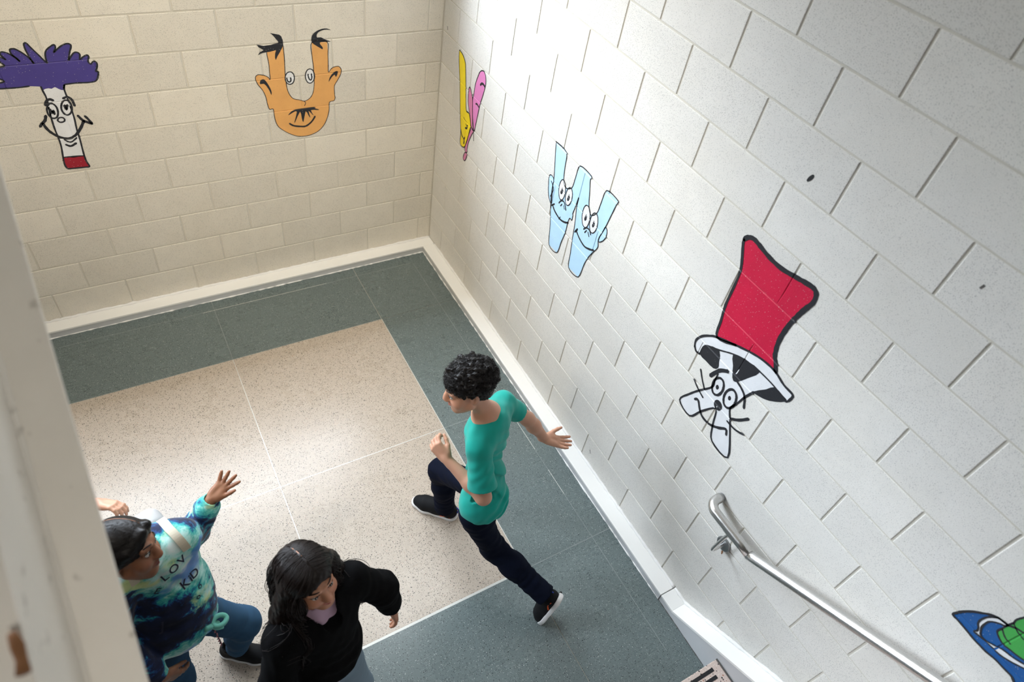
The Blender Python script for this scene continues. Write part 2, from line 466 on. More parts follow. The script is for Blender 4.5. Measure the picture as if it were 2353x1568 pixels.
# short level piece of the stair stringer, then the slope
bm = bmesh.new(); box_bm(bm, -FD, 0.0, -3.262, -3.169, 0.047, 0.061, 0.002)
SL = 0.57                                    # rise over run
string = tag(bm_obj('trim_1', bm, M['white_paint']), 'white painted sloping stair stringer beside the block wall', 'trim', kind='structure')
def slope_z(y): return 0.061 + SL * (-3.262 - y)
yb_ = -5.6
bm = bmesh.new()
V = [(-FD, -3.262, .061), (0, -3.262, .061), (0, yb_, slope_z(yb_)), (-FD, yb_, slope_z(yb_)), (-FD, -3.262, .045), (0, -3.262, .045), (0, yb_, slope_z(yb_) - .016), (-FD, yb_, slope_z(yb_) - .016)]
mesh_obj('stringer_flange', V, [(0, 1, 2, 3), (4, 7, 6, 5), (0, 3, 7, 4), (1, 5, 6, 2), (0, 4, 5, 1), (3, 2, 6, 7)], M['white_paint'], string)
e = 0.004
V = [(-FD + e, -3.169, 0.0), (-FD + e, -3.169, .048), (-FD + e, -3.262, .050), (-FD + e, yb_, slope_z(yb_) - .01), (-FD + e, yb_, slope_z(yb_) - .35), (-FD + e, -3.62, -0.15), (-FD + e, -3.56, 0.0)]
V2 = [(-0.02, y, z) for x, y, z in V]
n = len(V)
mesh_obj('stringer_web', V + V2, [tuple(range(n)), tuple(range(n, 2 * n))[::-1]] + [(i, n + i, n + (i + 1) % n, (i + 1) % n) for i in range(n)], M['grey_paint'], string)
mesh_obj('joint_gap', [(-FD - .0005, -3.1695, 0.002), (-FD - .0005, -3.1645, 0.002), (-FD - .0005, -3.1645, 0.059), (-FD - .0005, -3.1695, 0.059)], [(0, 1, 2, 3)], M['dirt'], string)
P = []; R = []
for i in range(130):
    y = -3.17 - i * 0.018
    zz = .0625 if y > -3.262 else slope_z(y) + .0015
    P.append((-0.004, y, zz)); R.append(random.uniform(.007, .013))
V, F = tube_geo(P, R, 6); mesh_obj('caulk_bead', V, F, M['caulk'], string, True)
V, F = tube_geo([(-FD + .003, -3.165 - i * .02, 0.001) for i in range(20)], [random.uniform(.001, .004) for i in range(20)], 5); mesh_obj('floor_joint_dirt', V, F, M['dirt'], string)

# ---- stairs up towards the photographer
stairs = thing('staircase', 'pink terrazzo stair treads with black grip strips rising along the block wall', 'stairs', (-0.9, -3.56, 0.0))
RUN, RISE, XW = 0.290, 0.1655, -1.62
for i in range(6):
    y = -3.565 - RUN * i; z = RISE * (i + 1) - 0.006
    tr = box('tread', (XW, -0.1, y - RUN - 0.03, y, z - 0.045, z), M['pinkstone'], stairs, 0.004)
    for k in range(3):
        yy = y - 0.021 - k * 0.034
        box('grip_strip', (XW + 0.03, -0.145 - 0.006 * k, yy - 0.017, yy, z - 0.002, z + 0.0012), M['grip'], tr)
    box('riser', (XW, -0.1, y - 0.045, y - 0.025, z - RISE, z - 0.04), M['grey_paint'], stairs)
    box('caulk_line', (-0.101, -0.094, y - RUN, y, z - 0.01, z + 0.003), M['dirt'], tr)

# ---- stainless handrail with wall return
rail = thing('handrail', 'brushed stainless steel handrail with curved end on the block wall', 'handrail', (-0.085, -3.30, 0.0))
RX, RZ, RR = -0.086, 0.895, 0.0228
path = [(-0.012, -3.092, RZ), (-0.030, -3.092, RZ)]
for i in range(9):
    a = i / 8 * PI / 2
    path.append((-0.036 - 0.050 * math.sin(a), -3.092 - 0.050 * (1 - math.cos(a)), RZ))
path += [(RX, -3.20, RZ), (RX, -3.30, RZ), (RX, -3.366, RZ)]
tube('level_rail', path, RR, M['steel'], rail, 24)
p0 = np.array((RX, -3.366, RZ)); dsl = np.array((0, -1.0, 0.553))
tube('sloping_rail', [p0 + dsl * t for t in (-0.006, 0.02, 0.3, 0.8, 1.5, 2.0)], RR * 1.03, M['steel'], rail, 24)
ytip = -3.092
V, F = tube_geo([(-0.0015, ytip, RZ), (-0.012, ytip, RZ)], 0.019, 20); mesh_obj('rail_end', V, F, M['dark_steel'], rail, True)
def bracket(y, zrail):
    br = bpy.data.objects.new('wall_bracket', None); link(br, rail); br.location = Vector((-0.0, y, zrail)) - rail.location
    c = (0, y + 0.018, zrail - 0.218)
    V, F = tube_geo([(-0.0005, c[1], c[2]), (-0.009, c[1], c[2]), (-0.011, c[1], c[2])], [0.039, 0.039, 0.035], 28)
    mesh_obj('wall_plate', V, F, M['dark_steel'], br, False)
    pa = catmull([(-0.008, c[1], c[2]), (-0.060, c[1], c[2]), (-0.080, c[1], c[2] + 0.008), (RX, c[1], c[2] + 0.035), (RX, y + .01, zrail - 0.09), (RX, y, zrail - 0.016)], 5)
    V, F = tube_geo(pa, 0.0085, 12); mesh_obj('bracket_arm', V, F, M['steel'], br, True)
    bm = bmesh.new(); box_bm(bm, RX - .014, RX + .014, y - .03, y + .03, zrail - .0235, zrail - .0185, .001); bm_obj('saddle', bm, M['steel'], br)
    V, F = tube_geo([(-0.0105, c[1] - .0, c[2] - .026), (-0.0125, c[1], c[2] - .026)], 0.005, 10); mesh_obj('screw', V, F, M['steel'], br, True)
bracket(-3.245, RZ)
bracket(-4.25, RZ + .553 * (4.25 - 3.366))
wall_mark('rust_stain', 'R', [(-3.236, .640), (-3.241, .625), (-3.246, .605)], 0.007, M['rust'])

# ---- painted steel stair stringer close to the photographer
beam = thing('steel_stringer', 'beige painted steel channel stringer with rust at a weld', 'steel beam', (-2.15, -3.3, 2.2))
s_ = 0.545; dv = np.array((0, 1, s_)) / math.hypot(1, s_); nv = np.array((0, -s_, 1)) / math.hypot(1, s_)
XA, FW = -2.122, 0.071
A0 = np.array((XA, -3.372, 2.341)) + nv * 0.012            # a point on the lower outer edge
def bp(x, t, u): return tuple(np.array((x, A0[1], A0[2])) + dv * t + nv * u)
def prism(name, x0, x1, t0, t1, u0, u1, mat, parent, bevel=0.0):
    V = [bp(x, t, u) for x in (x0, x1) for t in (t0, t1) for u in (u0, u1)]
    bm = bmesh.new(); vs = [bm.verts.new(v) for v in V]
    for f in ((0, 1, 3, 2), (4, 6, 7, 5), (0, 4, 5, 1), (2, 3, 7, 6), (0, 2, 6, 4), (1, 5, 7, 3)): bm.faces.new([vs[i] for i in f])
    bmesh.ops.recalc_face_normals(bm, faces=bm.faces)
    if bevel: bmesh.ops.bevel(bm, geom=list(bm.edges), offset=bevel, segments=3, affect='EDGES', profile=0.5)
    return bm_obj(name, bm, mat, parent)
T0, T1 = -1.4, 2.6
prism('lower_flange', XA - FW - .01, XA, T0, T1, -0.010, 0.0, M['beam'], beam, 0.003)
prism('web', XA - FW - .008, XA - FW, T0, T1, -0.008, 0.222, M['beam'], beam, 0.002)
prism('upper_angle', XA - FW - .07, XA - FW - .006, T0, T1, 0.214, 0.222, M['beam'], beam, 0.002)
V, F = tube_geo([bp(XA - FW, t, 0.0) for t in (T0, 0, T1)], 0.006, 8); mesh_obj('fillet', V, F, M['beam'], beam, True)
V, F = tube_geo([bp(XA - FW - .004, t, u) for t, u in ((.135, .243), (.12, .236), (.105, .234), (.09, .240))], [.005, .0075, .006, .008], 8); mesh_obj('rusty_weld', V, F, M['rust'], beam, True)
for i in range(2):
    yn, zn = -3.365 + .29 * i, 2.585 + .158 * i
    box('tread_pan', (-3.35, XA - FW - .012, yn, yn + .30, zn - .035, zn), M['beam'], beam, 0.003)
    box('riser_plate', (-3.35, XA - FW - .012, yn + .285, yn + .293, zn, zn + .125), M['beam'], beam)
MURALS = [
 ('painted_letter', 'painted letter T mural with spiky purple hair and white smiling face', 'B', [
  ('hair_fill','P','purple',0,[(-2.193,1.571),(-2.24,1.579),(-2.281,1.577),(-2.322,1.578),(-2.361,1.58),(-2.382,1.587),(-2.385,1.602),(-2.36,1.607),(-2.332,1.613),(-2.345,1.627),(-2.364,1.639),(-2.359,1.67),(-2.338,1.682),(-2.306,1.688),(-2.317,1.708),(-2.326,1.728),(-2.309,1.731),(-2.291,1.717),(-2.303,1.739),(-2.303,1.749),(-2.294,1.755),(-2.273,1.746),(-2.253,1.725),(-2.239,1.703),(-2.245,1.718),(-2.26,1.74),(-2.261,1.759),(-2.255,1.765),(-2.24,1.764),(-2.219,1.746),(-2.199,1.72),(-2.189,1.695),(-2.185,1.688),(-2.191,1.708),(-2.198,1.748),(-2.198,1.779),(-2.191,1.789),(-2.184,1.784),(-2.171,1.758),(-2.153,1.725),(-2.141,1.7),(-2.131,1.685),(-2.13,1.709),(-2.123,1.737),(-2.108,1.754),(-2.083,1.769),(-2.075,1.768),(-2.076,1.754),(-2.089,1.733),(-2.069,1.749),(-2.043,1.765),(-2.021,1.771),(-2.009,1.765),(-2.01,1.753),(-2.023,1.728),(-2.039,1.688),(-2.026,1.704),(-2.006,1.724),(-1.991,1.725),(-1.983,1.714),(-1.99,1.688),(-1.975,1.699),(-1.955,1.708),(-1.948,1.701),(-1.956,1.68),(-1.956,1.672),(-1.949,1.662),(-1.935,1.673),(-1.923,1.669),(-1.922,1.654),(-1.93,1.635),(-1.937,1.623),(-1.927,1.619),(-1.931,1.604),(-1.942,1.582),(-1.956,1.571),(-1.989,1.569),(-2.032,1.572),(-2.079,1.571),(-2.092,1.568),(-2.1,1.551),(-2.101,1.541),(-2.113,1.544),(-2.123,1.551),(-2.135,1.562),(-2.152,1.555),(-2.163,1.559),(-2.176,1.558),(-2.188,1.552)],0,0),
  ('face_fill','P','white',0,[(-2.188,1.552),(-2.176,1.557),(-2.164,1.558),(-2.152,1.554),(-2.135,1.561),(-2.123,1.551),(-2.113,1.543),(-2.1,1.54),(-2.099,1.502),(-2.103,1.43),(-2.103,1.381),(-2.107,1.319),(-2.109,1.274),(-2.114,1.216),(-2.117,1.166),(-2.213,1.174),(-2.202,1.231),(-2.2,1.288),(-2.2,1.339),(-2.197,1.405),(-2.194,1.458),(-2.192,1.511)],0,0),
  ('foot_fill','P','red',0,[(-2.213,1.173),(-2.117,1.165),(-2.114,1.132),(-2.108,1.099),(-2.133,1.096),(-2.166,1.096),(-2.202,1.101),(-2.214,1.107),(-2.218,1.133)],0,0),
  ('outline','S','ink',1,[(-2.24,1.579),(-2.281,1.577),(-2.322,1.578),(-2.361,1.58),(-2.382,1.587),(-2.385,1.602),(-2.36,1.607),(-2.332,1.613),(-2.345,1.627),(-2.364,1.639),(-2.359,1.67),(-2.338,1.682),(-2.306,1.688),(-2.317,1.708),(-2.326,1.728),(-2.309,1.731),(-2.291,1.717),(-2.303,1.739),(-2.303,1.749),(-2.294,1.755),(-2.273,1.746),(-2.253,1.725),(-2.239,1.703),(-2.245,1.718),(-2.26,1.74),(-2.261,1.759),(-2.255,1.765),(-2.24,1.764),(-2.219,1.746),(-2.199,1.72),(-2.189,1.695),(-2.185,1.688),(-2.191,1.708),(-2.198,1.748),(-2.198,1.779),(-2.191,1.789),(-2.184,1.784),(-2.171,1.758),(-2.153,1.725),(-2.141,1.7),(-2.131,1.685),(-2.13,1.709),(-2.123,1.737),(-2.108,1.754),(-2.083,1.769),(-2.075,1.768),(-2.076,1.754),(-2.089,1.733),(-2.069,1.749),(-2.043,1.765),(-2.021,1.771),(-2.009,1.765),(-2.01,1.753),(-2.023,1.728),(-2.039,1.688),(-2.026,1.704),(-2.006,1.724),(-1.991,1.725),(-1.983,1.714),(-1.99,1.688),(-1.975,1.699),(-1.955,1.708),(-1.948,1.701),(-1.956,1.68),(-1.956,1.672),(-1.949,1.662),(-1.935,1.673),(-1.923,1.669),(-1.922,1.654),(-1.93,1.635),(-1.937,1.623),(-1.927,1.619),(-1.931,1.604),(-1.942,1.582),(-1.956,1.571),(-1.989,1.569),(-2.032,1.572),(-2.079,1.571),(-2.092,1.568),(-2.1,1.551)],0.0075,0),
  ('outline','S','ink',1,[(-2.193,1.57),(-2.191,1.544),(-2.188,1.505),(-2.198,1.416),(-2.202,1.345),(-2.201,1.289),(-2.203,1.237),(-2.213,1.174),(-2.218,1.133),(-2.214,1.107),(-2.202,1.101),(-2.132,1.097),(-2.108,1.098),(-2.114,1.132),(-2.114,1.181),(-2.108,1.262),(-2.106,1.325),(-2.099,1.397),(-2.099,1.504),(-2.099,1.546),(-2.092,1.568)],0.0085,0),
  ('outline','S','ink',1,[(-2.211,1.173),(-2.163,1.171),(-2.116,1.166)],0.007,0),
  ('eye','P','white',1,[(-2.16,1.446),(-2.16,1.434),(-2.163,1.422),(-2.168,1.412),(-2.175,1.404),(-2.182,1.4),(-2.189,1.4),(-2.196,1.403),(-2.201,1.41),(-2.204,1.42),(-2.205,1.432),(-2.205,1.444),(-2.202,1.456),(-2.197,1.466),(-2.19,1.474),(-2.183,1.478),(-2.176,1.478),(-2.17,1.475),(-2.165,1.468),(-2.161,1.458)],0,0),
  ('eye','P','white',1,[(-2.094,1.452),(-2.096,1.44),(-2.101,1.429),(-2.107,1.419),(-2.114,1.413),(-2.121,1.41),(-2.128,1.411),(-2.134,1.416),(-2.138,1.424),(-2.14,1.435),(-2.14,1.446),(-2.137,1.458),(-2.133,1.469),(-2.127,1.478),(-2.12,1.484),(-2.112,1.487),(-2.106,1.486),(-2.1,1.482),(-2.096,1.474),(-2.094,1.463)],0,0),
  ('outline','S','ink',2,[(-2.159,1.447),(-2.16,1.434),(-2.163,1.422),(-2.168,1.411),(-2.174,1.403),(-2.182,1.399),(-2.189,1.399),(-2.196,1.402),(-2.201,1.409),(-2.205,1.42),(-2.206,1.432),(-2.205,1.444),(-2.202,1.456),(-2.197,1.467),(-2.191,1.474),(-2.183,1.479),(-2.176,1.479),(-2.169,1.476),(-2.164,1.469),(-2.16,1.459)],0.009,1),
  ('outline','S','ink',2,[(-2.093,1.452),(-2.095,1.44),(-2.1,1.428),(-2.106,1.419),(-2.114,1.412),(-2.121,1.409),(-2.129,1.41),(-2.135,1.415),(-2.139,1.423),(-2.141,1.434),(-2.141,1.446),(-2.138,1.458),(-2.133,1.47),(-2.127,1.479),(-2.12,1.485),(-2.112,1.488),(-2.105,1.487),(-2.099,1.482),(-2.095,1.474),(-2.093,1.464)],0.009,1),
  ('pupil','S','ink',2,[(-2.191,1.45),(-2.188,1.428),(-2.179,1.44),(-2.179,1.421)],0.013,0),
  ('pupil','S','ink',2,[(-2.122,1.462),(-2.121,1.44),(-2.11,1.462)],0.013,0),
  ('outline','S','ink',2,[(-2.144,1.384),(-2.146,1.38),(-2.149,1.376),(-2.154,1.374),(-2.158,1.373),(-2.163,1.373),(-2.168,1.374),(-2.171,1.377),(-2.174,1.38),(-2.175,1.384),(-2.175,1.388),(-2.172,1.392),(-2.169,1.395),(-2.165,1.398),(-2.16,1.399),(-2.155,1.399),(-2.151,1.398),(-2.147,1.395),(-2.145,1.392),(-2.144,1.388)],0.008,1),
  ('brow','S','ink',2,[(-2.203,1.473),(-2.192,1.495),(-2.176,1.502),(-2.163,1.494)],0.013,0),
  ('brow','S','ink',2,[(-2.118,1.499),(-2.098,1.505),(-2.083,1.489),(-2.079,1.454)],0.012,0),
  ('smile','S','ink',2,[(-2.244,1.379),(-2.234,1.342),(-2.213,1.31),(-2.184,1.286),(-2.151,1.278),(-2.119,1.293),(-2.087,1.328),(-2.062,1.366)],0.014,0),
  ('smile','S','ink',2,[(-2.219,1.418),(-2.23,1.393),(-2.249,1.377),(-2.261,1.362)],0.014,0),
  ('smile','S','ink',2,[(-2.08,1.399),(-2.066,1.371),(-2.047,1.356),(-2.029,1.344)],0.013,0),
  ('smile','S','ink',2,[(-2.05,1.392),(-2.04,1.374),(-2.029,1.347)],0.012,0),
  ('smile','S','ink',2,[(-2.178,1.276),(-2.165,1.261),(-2.148,1.257),(-2.12,1.276)],0.008,0),
  ('smile','S','ink',2,[(-2.179,1.245),(-2.159,1.233),(-2.131,1.246)],0.012,0),
 ]),
 ('painted_letter', 'painted orange letter U mural with black hair tufts, ears and moustache', 'B', [
  ('face_fill','P','tan',0,[(-0.99,1.672),(-0.99,1.603),(-0.994,1.532),(-0.995,1.479),(-0.992,1.419),(-0.981,1.378),(-0.96,1.35),(-0.927,1.338),(-0.899,1.327),(-0.874,1.334),(-0.853,1.352),(-0.839,1.381),(-0.83,1.431),(-0.829,1.49),(-0.828,1.539),(-0.831,1.597),(-0.827,1.676),(-0.738,1.671),(-0.737,1.603),(-0.739,1.53),(-0.739,1.491),(-0.721,1.511),(-0.695,1.521),(-0.673,1.518),(-0.661,1.497),(-0.665,1.473),(-0.684,1.439),(-0.703,1.411),(-0.709,1.391),(-0.709,1.344),(-0.707,1.323),(-0.716,1.306),(-0.744,1.299),(-0.749,1.248),(-0.762,1.201),(-0.785,1.155),(-0.824,1.116),(-0.877,1.096),(-0.933,1.095),(-0.972,1.106),(-1.019,1.135),(-1.064,1.177),(-1.079,1.215),(-1.084,1.258),(-1.086,1.3),(-1.107,1.302),(-1.115,1.334),(-1.118,1.37),(-1.123,1.396),(-1.134,1.427),(-1.153,1.458),(-1.163,1.488),(-1.162,1.507),(-1.152,1.517),(-1.139,1.518),(-1.111,1.51),(-1.092,1.497),(-1.083,1.483),(-1.081,1.536),(-1.08,1.579),(-1.084,1.625),(-1.084,1.641)],0,0),
  ('outline','S','ink',1,[(-0.99,1.672),(-0.99,1.603),(-0.994,1.532),(-0.995,1.479),(-0.992,1.419),(-0.981,1.378),(-0.96,1.35),(-0.927,1.338),(-0.899,1.327),(-0.874,1.334),(-0.853,1.352),(-0.839,1.381),(-0.83,1.431),(-0.829,1.49),(-0.828,1.539),(-0.831,1.597),(-0.827,1.676),(-0.738,1.671),(-0.737,1.603),(-0.739,1.53),(-0.739,1.491),(-0.721,1.511),(-0.695,1.521),(-0.673,1.518),(-0.661,1.497),(-0.665,1.473),(-0.684,1.439),(-0.703,1.411),(-0.709,1.391),(-0.709,1.344),(-0.707,1.323),(-0.716,1.306),(-0.744,1.299),(-0.749,1.248),(-0.762,1.201),(-0.785,1.155),(-0.824,1.116),(-0.877,1.096),(-0.933,1.095),(-0.972,1.106),(-1.019,1.135),(-1.064,1.177),(-1.079,1.215),(-1.084,1.258),(-1.086,1.3),(-1.107,1.302),(-1.115,1.334),(-1.118,1.37),(-1.123,1.396),(-1.134,1.427),(-1.153,1.458),(-1.163,1.488),(-1.162,1.507),(-1.152,1.517),(-1.139,1.518),(-1.111,1.51),(-1.092,1.497),(-1.083,1.483),(-1.081,1.536),(-1.08,1.579),(-1.084,1.625),(-1.084,1.641)],0.004,0),
  ('hair','P','ink',1,[(-0.989,1.676),(-0.989,1.703),(-0.995,1.724),(-1.005,1.734),(-1.054,1.747),(-1.037,1.729),(-1.022,1.706),(-1.014,1.694),(-1.019,1.688),(-1.055,1.682),(-1.099,1.68),(-1.134,1.689),(-1.124,1.674),(-1.108,1.662),(-1.1,1.656),(-1.121,1.645),(-1.134,1.631),(-1.104,1.641),(-1.064,1.644),(-1.032,1.65),(-1.039,1.63),(-1.042,1.608),(-1.039,1.593),(-1.027,1.615),(-1.011,1.637),(-0.995,1.663)],0,0),
  ('hair','P','ink',1,[(-0.827,1.676),(-0.827,1.704),(-0.817,1.723),(-0.793,1.739),(-0.764,1.748),(-0.736,1.748),(-0.711,1.736),(-0.737,1.742),(-0.765,1.739),(-0.789,1.728),(-0.797,1.712),(-0.793,1.701),(-0.772,1.701),(-0.749,1.686),(-0.716,1.672),(-0.741,1.673),(-0.774,1.674),(-0.781,1.667),(-0.775,1.655),(-0.766,1.643),(-0.767,1.631),(-0.78,1.639),(-0.803,1.655)],0,0),
  ('eye','P','white',1,[(-0.944,1.477),(-0.947,1.465),(-0.951,1.455),(-0.958,1.447),(-0.966,1.443),(-0.974,1.442),(-0.982,1.445),(-0.989,1.451),(-0.994,1.46),(-0.997,1.471),(-0.997,1.483),(-0.995,1.494),(-0.99,1.504),(-0.983,1.512),(-0.975,1.516),(-0.967,1.517),(-0.959,1.515),(-0.952,1.508),(-0.947,1.5),(-0.945,1.489)],0,0),
  ('eye','P','white',1,[(-0.825,1.477),(-0.827,1.463),(-0.832,1.452),(-0.839,1.443),(-0.847,1.437),(-0.856,1.436),(-0.864,1.439),(-0.871,1.446),(-0.876,1.457),(-0.879,1.469),(-0.879,1.482),(-0.877,1.496),(-0.872,1.507),(-0.866,1.516),(-0.858,1.521),(-0.849,1.522),(-0.841,1.519),(-0.834,1.513),(-0.829,1.502),(-0.826,1.49)],0,0),
  ('outline','S','ink',2,[(-0.944,1.477),(-0.947,1.465),(-0.951,1.455),(-0.958,1.447),(-0.966,1.443),(-0.974,1.442),(-0.982,1.445),(-0.989,1.451),(-0.994,1.46),(-0.997,1.471),(-0.997,1.483),(-0.995,1.494),(-0.99,1.504),(-0.983,1.512),(-0.975,1.516),(-0.967,1.517),(-0.959,1.515),(-0.952,1.508),(-0.947,1.5),(-0.945,1.489)],0.006,1),
  ('outline','S','ink',2,[(-0.825,1.477),(-0.827,1.463),(-0.832,1.452),(-0.839,1.443),(-0.847,1.437),(-0.856,1.436),(-0.864,1.439),(-0.871,1.446),(-0.876,1.457),(-0.879,1.469),(-0.879,1.482),(-0.877,1.496),(-0.872,1.507),(-0.866,1.516),(-0.858,1.521),(-0.849,1.522),(-0.841,1.519),(-0.834,1.513),(-0.829,1.502),(-0.826,1.49)],0.006,1),
  ('pupil','S','ink',2,[(-0.988,1.481),(-0.985,1.463),(-0.974,1.456),(-0.966,1.464),(-0.966,1.48)],0.008,0),
  ('pupil','S','ink',2,[(-0.863,1.492),(-0.86,1.467),(-0.85,1.454),(-0.842,1.467),(-0.843,1.492)],0.008,0),
  ('ear_mark','P','ink',1,[(-1.142,1.462),(-1.139,1.481),(-1.127,1.489),(-1.113,1.484),(-1.099,1.459),(-1.088,1.431),(-1.083,1.406),(-1.087,1.389),(-1.093,1.412),(-1.105,1.44),(-1.121,1.462)],0,0),
  ('ear_mark','P','ink',1,[(-0.742,1.43),(-0.736,1.453),(-0.72,1.476),(-0.697,1.492),(-0.683,1.49),(-0.685,1.475),(-0.696,1.456),(-0.703,1.471),(-0.718,1.461),(-0.731,1.445)],0,0),
  ('nose','S','ink',1,[(-0.899,1.327),(-0.891,1.314),(-0.899,1.296)],0.004,0),
  ('moustache','P','ink',1,[(-0.969,1.276),(-0.932,1.279),(-0.838,1.279),(-0.836,1.271),(-0.813,1.261),(-0.817,1.257),(-0.862,1.263),(-0.848,1.228),(-0.859,1.237),(-0.877,1.26),(-0.869,1.214),(-0.879,1.229),(-0.895,1.26),(-0.914,1.19),(-0.922,1.219),(-0.929,1.262),(-0.964,1.198),(-0.968,1.201),(-0.948,1.264),(-0.968,1.264),(-1.002,1.247),(-0.99,1.263)],0,0),
  ('smile','S','ink',1,[(-0.999,1.193),(-0.976,1.175),(-0.937,1.164),(-0.902,1.161),(-0.871,1.179),(-0.853,1.198),(-0.84,1.218)],0.011,0),
 ]),
 ('painted_letter', 'painted letter V mural of a yellow strip and pink rabbit-ear shapes', 'R', [
  ('yellow_fill','P','yellow',0,[(-0.235,1.659),(-0.257,1.662),(-0.292,1.651),(-0.322,1.625),(-0.33,1.604),(-0.353,1.508),(-0.373,1.413),(-0.394,1.349),(-0.431,1.352),(-0.469,1.28),(-0.453,1.22),(-0.433,1.151),(-0.409,1.102),(-0.356,1.097),(-0.347,1.177),(-0.321,1.276),(-0.278,1.471),(-0.246,1.585)],0,0),
  ('pink_fill','P','pink',0,[(-0.53,1.676),(-0.556,1.68),(-0.578,1.66),(-0.587,1.615),(-0.57,1.541),(-0.549,1.474),(-0.536,1.393),(-0.525,1.323),(-0.516,1.282),(-0.494,1.316),(-0.474,1.371),(-0.457,1.457),(-0.463,1.502),(-0.47,1.567),(-0.492,1.627),(-0.506,1.656)],0,0),
  ('pink_fill','P','pink2',0,[(-0.402,1.51),(-0.418,1.51),(-0.434,1.487),(-0.455,1.456),(-0.487,1.312),(-0.513,1.28),(-0.48,1.28),(-0.444,1.343),(-0.408,1.405),(-0.397,1.458),(-0.396,1.488)],0,0),
  ('pink_fill','P','pink2',0,[(-0.469,1.28),(-0.509,1.275),(-0.489,1.236),(-0.463,1.175),(-0.452,1.116),(-0.457,1.095),(-0.436,1.083),(-0.421,1.109),(-0.438,1.16),(-0.453,1.22)],0,0),
  ('pink_fill','P','pink2',0,[(-0.431,1.077),(-0.458,1.078),(-0.454,1.052),(-0.439,1.021),(-0.42,1.016),(-0.412,1.029),(-0.418,1.054)],0,0),
  ('outline','S','ink',1,[(-0.235,1.659),(-0.257,1.662),(-0.292,1.651),(-0.322,1.625),(-0.33,1.604),(-0.353,1.508),(-0.373,1.413),(-0.394,1.349),(-0.431,1.352),(-0.469,1.28),(-0.453,1.22),(-0.433,1.151),(-0.409,1.102),(-0.356,1.097),(-0.347,1.177),(-0.321,1.276),(-0.278,1.471),(-0.246,1.585)],0.007,1),
  ('outline','S','ink',1,[(-0.53,1.676),(-0.556,1.68),(-0.578,1.66),(-0.587,1.615),(-0.57,1.541),(-0.549,1.474),(-0.536,1.393),(-0.525,1.323),(-0.516,1.282),(-0.494,1.316),(-0.474,1.371),(-0.457,1.457),(-0.463,1.502),(-0.47,1.567),(-0.492,1.627),(-0.506,1.656)],0.007,1),
  ('outline','S','ink',1,[(-0.402,1.51),(-0.418,1.51),(-0.434,1.487),(-0.455,1.456),(-0.487,1.312),(-0.513,1.28),(-0.48,1.28),(-0.444,1.343),(-0.408,1.405),(-0.397,1.458),(-0.396,1.488)],0.007,1),
  ('outline','S','ink',1,[(-0.469,1.28),(-0.509,1.275),(-0.489,1.236),(-0.463,1.175),(-0.452,1.116),(-0.457,1.095),(-0.436,1.083),(-0.421,1.109),(-0.438,1.16),(-0.453,1.22)],0.007,1),
  ('outline','S','ink',1,[(-0.431,1.077),(-0.458,1.078),(-0.454,1.052),(-0.439,1.021),(-0.42,1.016),(-0.412,1.029),(-0.418,1.054)],0.007,1),
  ('mark','S','ink',1,[(-0.528,1.588),(-0.544,1.604),(-0.564,1.608),(-0.582,1.603)],0.014,0),
  ('mark','S','ink',1,[(-0.499,1.453),(-0.516,1.459),(-0.544,1.451)],0.012,0),
  ('mark','S','ink',1,[(-0.369,1.294),(-0.385,1.284),(-0.417,1.282)],0.005,0),
  ('eye','S','ink',1,[(-0.402,1.237),(-0.42,1.244),(-0.424,1.26)],0.012,0),
  ('eye','S','ink',1,[(-0.401,1.264),(-0.416,1.262),(-0.431,1.271)],0.006,0),
  ('smile','S','ink',1,[(-0.346,1.194),(-0.367,1.165),(-0.398,1.154),(-0.402,1.124)],0.009,0),
  ('smile','S','ink',1,[(-0.404,1.172),(-0.399,1.151)],0.008,0),
  ('mark','S','ink',1,[(-0.394,1.35),(-0.425,1.352)],0.008,0),
  ('mark','S','ink',1,[(-0.513,1.266),(-0.516,1.24),(-0.523,1.215)],0.006,0),
 ]),
 ('painted_letter', 'painted light blue letter W mural with two big-eyed smiling faces', 'R', [
  ('face_fill','P','sky',0,[(-1.352,1.692),(-1.448,1.69),(-1.462,1.614),(-1.475,1.546),(-1.506,1.517),(-1.554,1.548),(-1.563,1.617),(-1.576,1.691),(-1.676,1.695),(-1.674,1.672),(-1.694,1.609),(-1.712,1.55),(-1.744,1.513),(-1.783,1.552),(-1.792,1.62),(-1.806,1.7),(-1.898,1.704),(-1.895,1.68),(-1.881,1.6),(-1.868,1.528),(-1.859,1.492),(-1.845,1.434),(-1.857,1.395),(-1.838,1.349),(-1.814,1.299),(-1.796,1.233),(-1.778,1.127),(-1.686,1.118),(-1.67,1.21),(-1.656,1.296),(-1.646,1.382),(-1.627,1.477),(-1.623,1.535),(-1.617,1.479),(-1.609,1.425),(-1.613,1.419),(-1.614,1.386),(-1.596,1.386),(-1.588,1.352),(-1.588,1.289),(-1.574,1.208),(-1.559,1.123),(-1.479,1.118),(-1.449,1.238),(-1.412,1.357),(-1.399,1.422),(-1.394,1.502),(-1.375,1.582),(-1.351,1.679)],0,0),
  ('ear_fill','P','sky',0,[(-1.351,1.486),(-1.365,1.504),(-1.394,1.496),(-1.4,1.447),(-1.418,1.36),(-1.393,1.369),(-1.371,1.403),(-1.359,1.444)],0,0),
  ('ear_fill','P','sky',0,[(-1.868,1.528),(-1.886,1.518),(-1.891,1.484),(-1.877,1.449),(-1.853,1.425),(-1.848,1.448),(-1.859,1.492)],0,0),
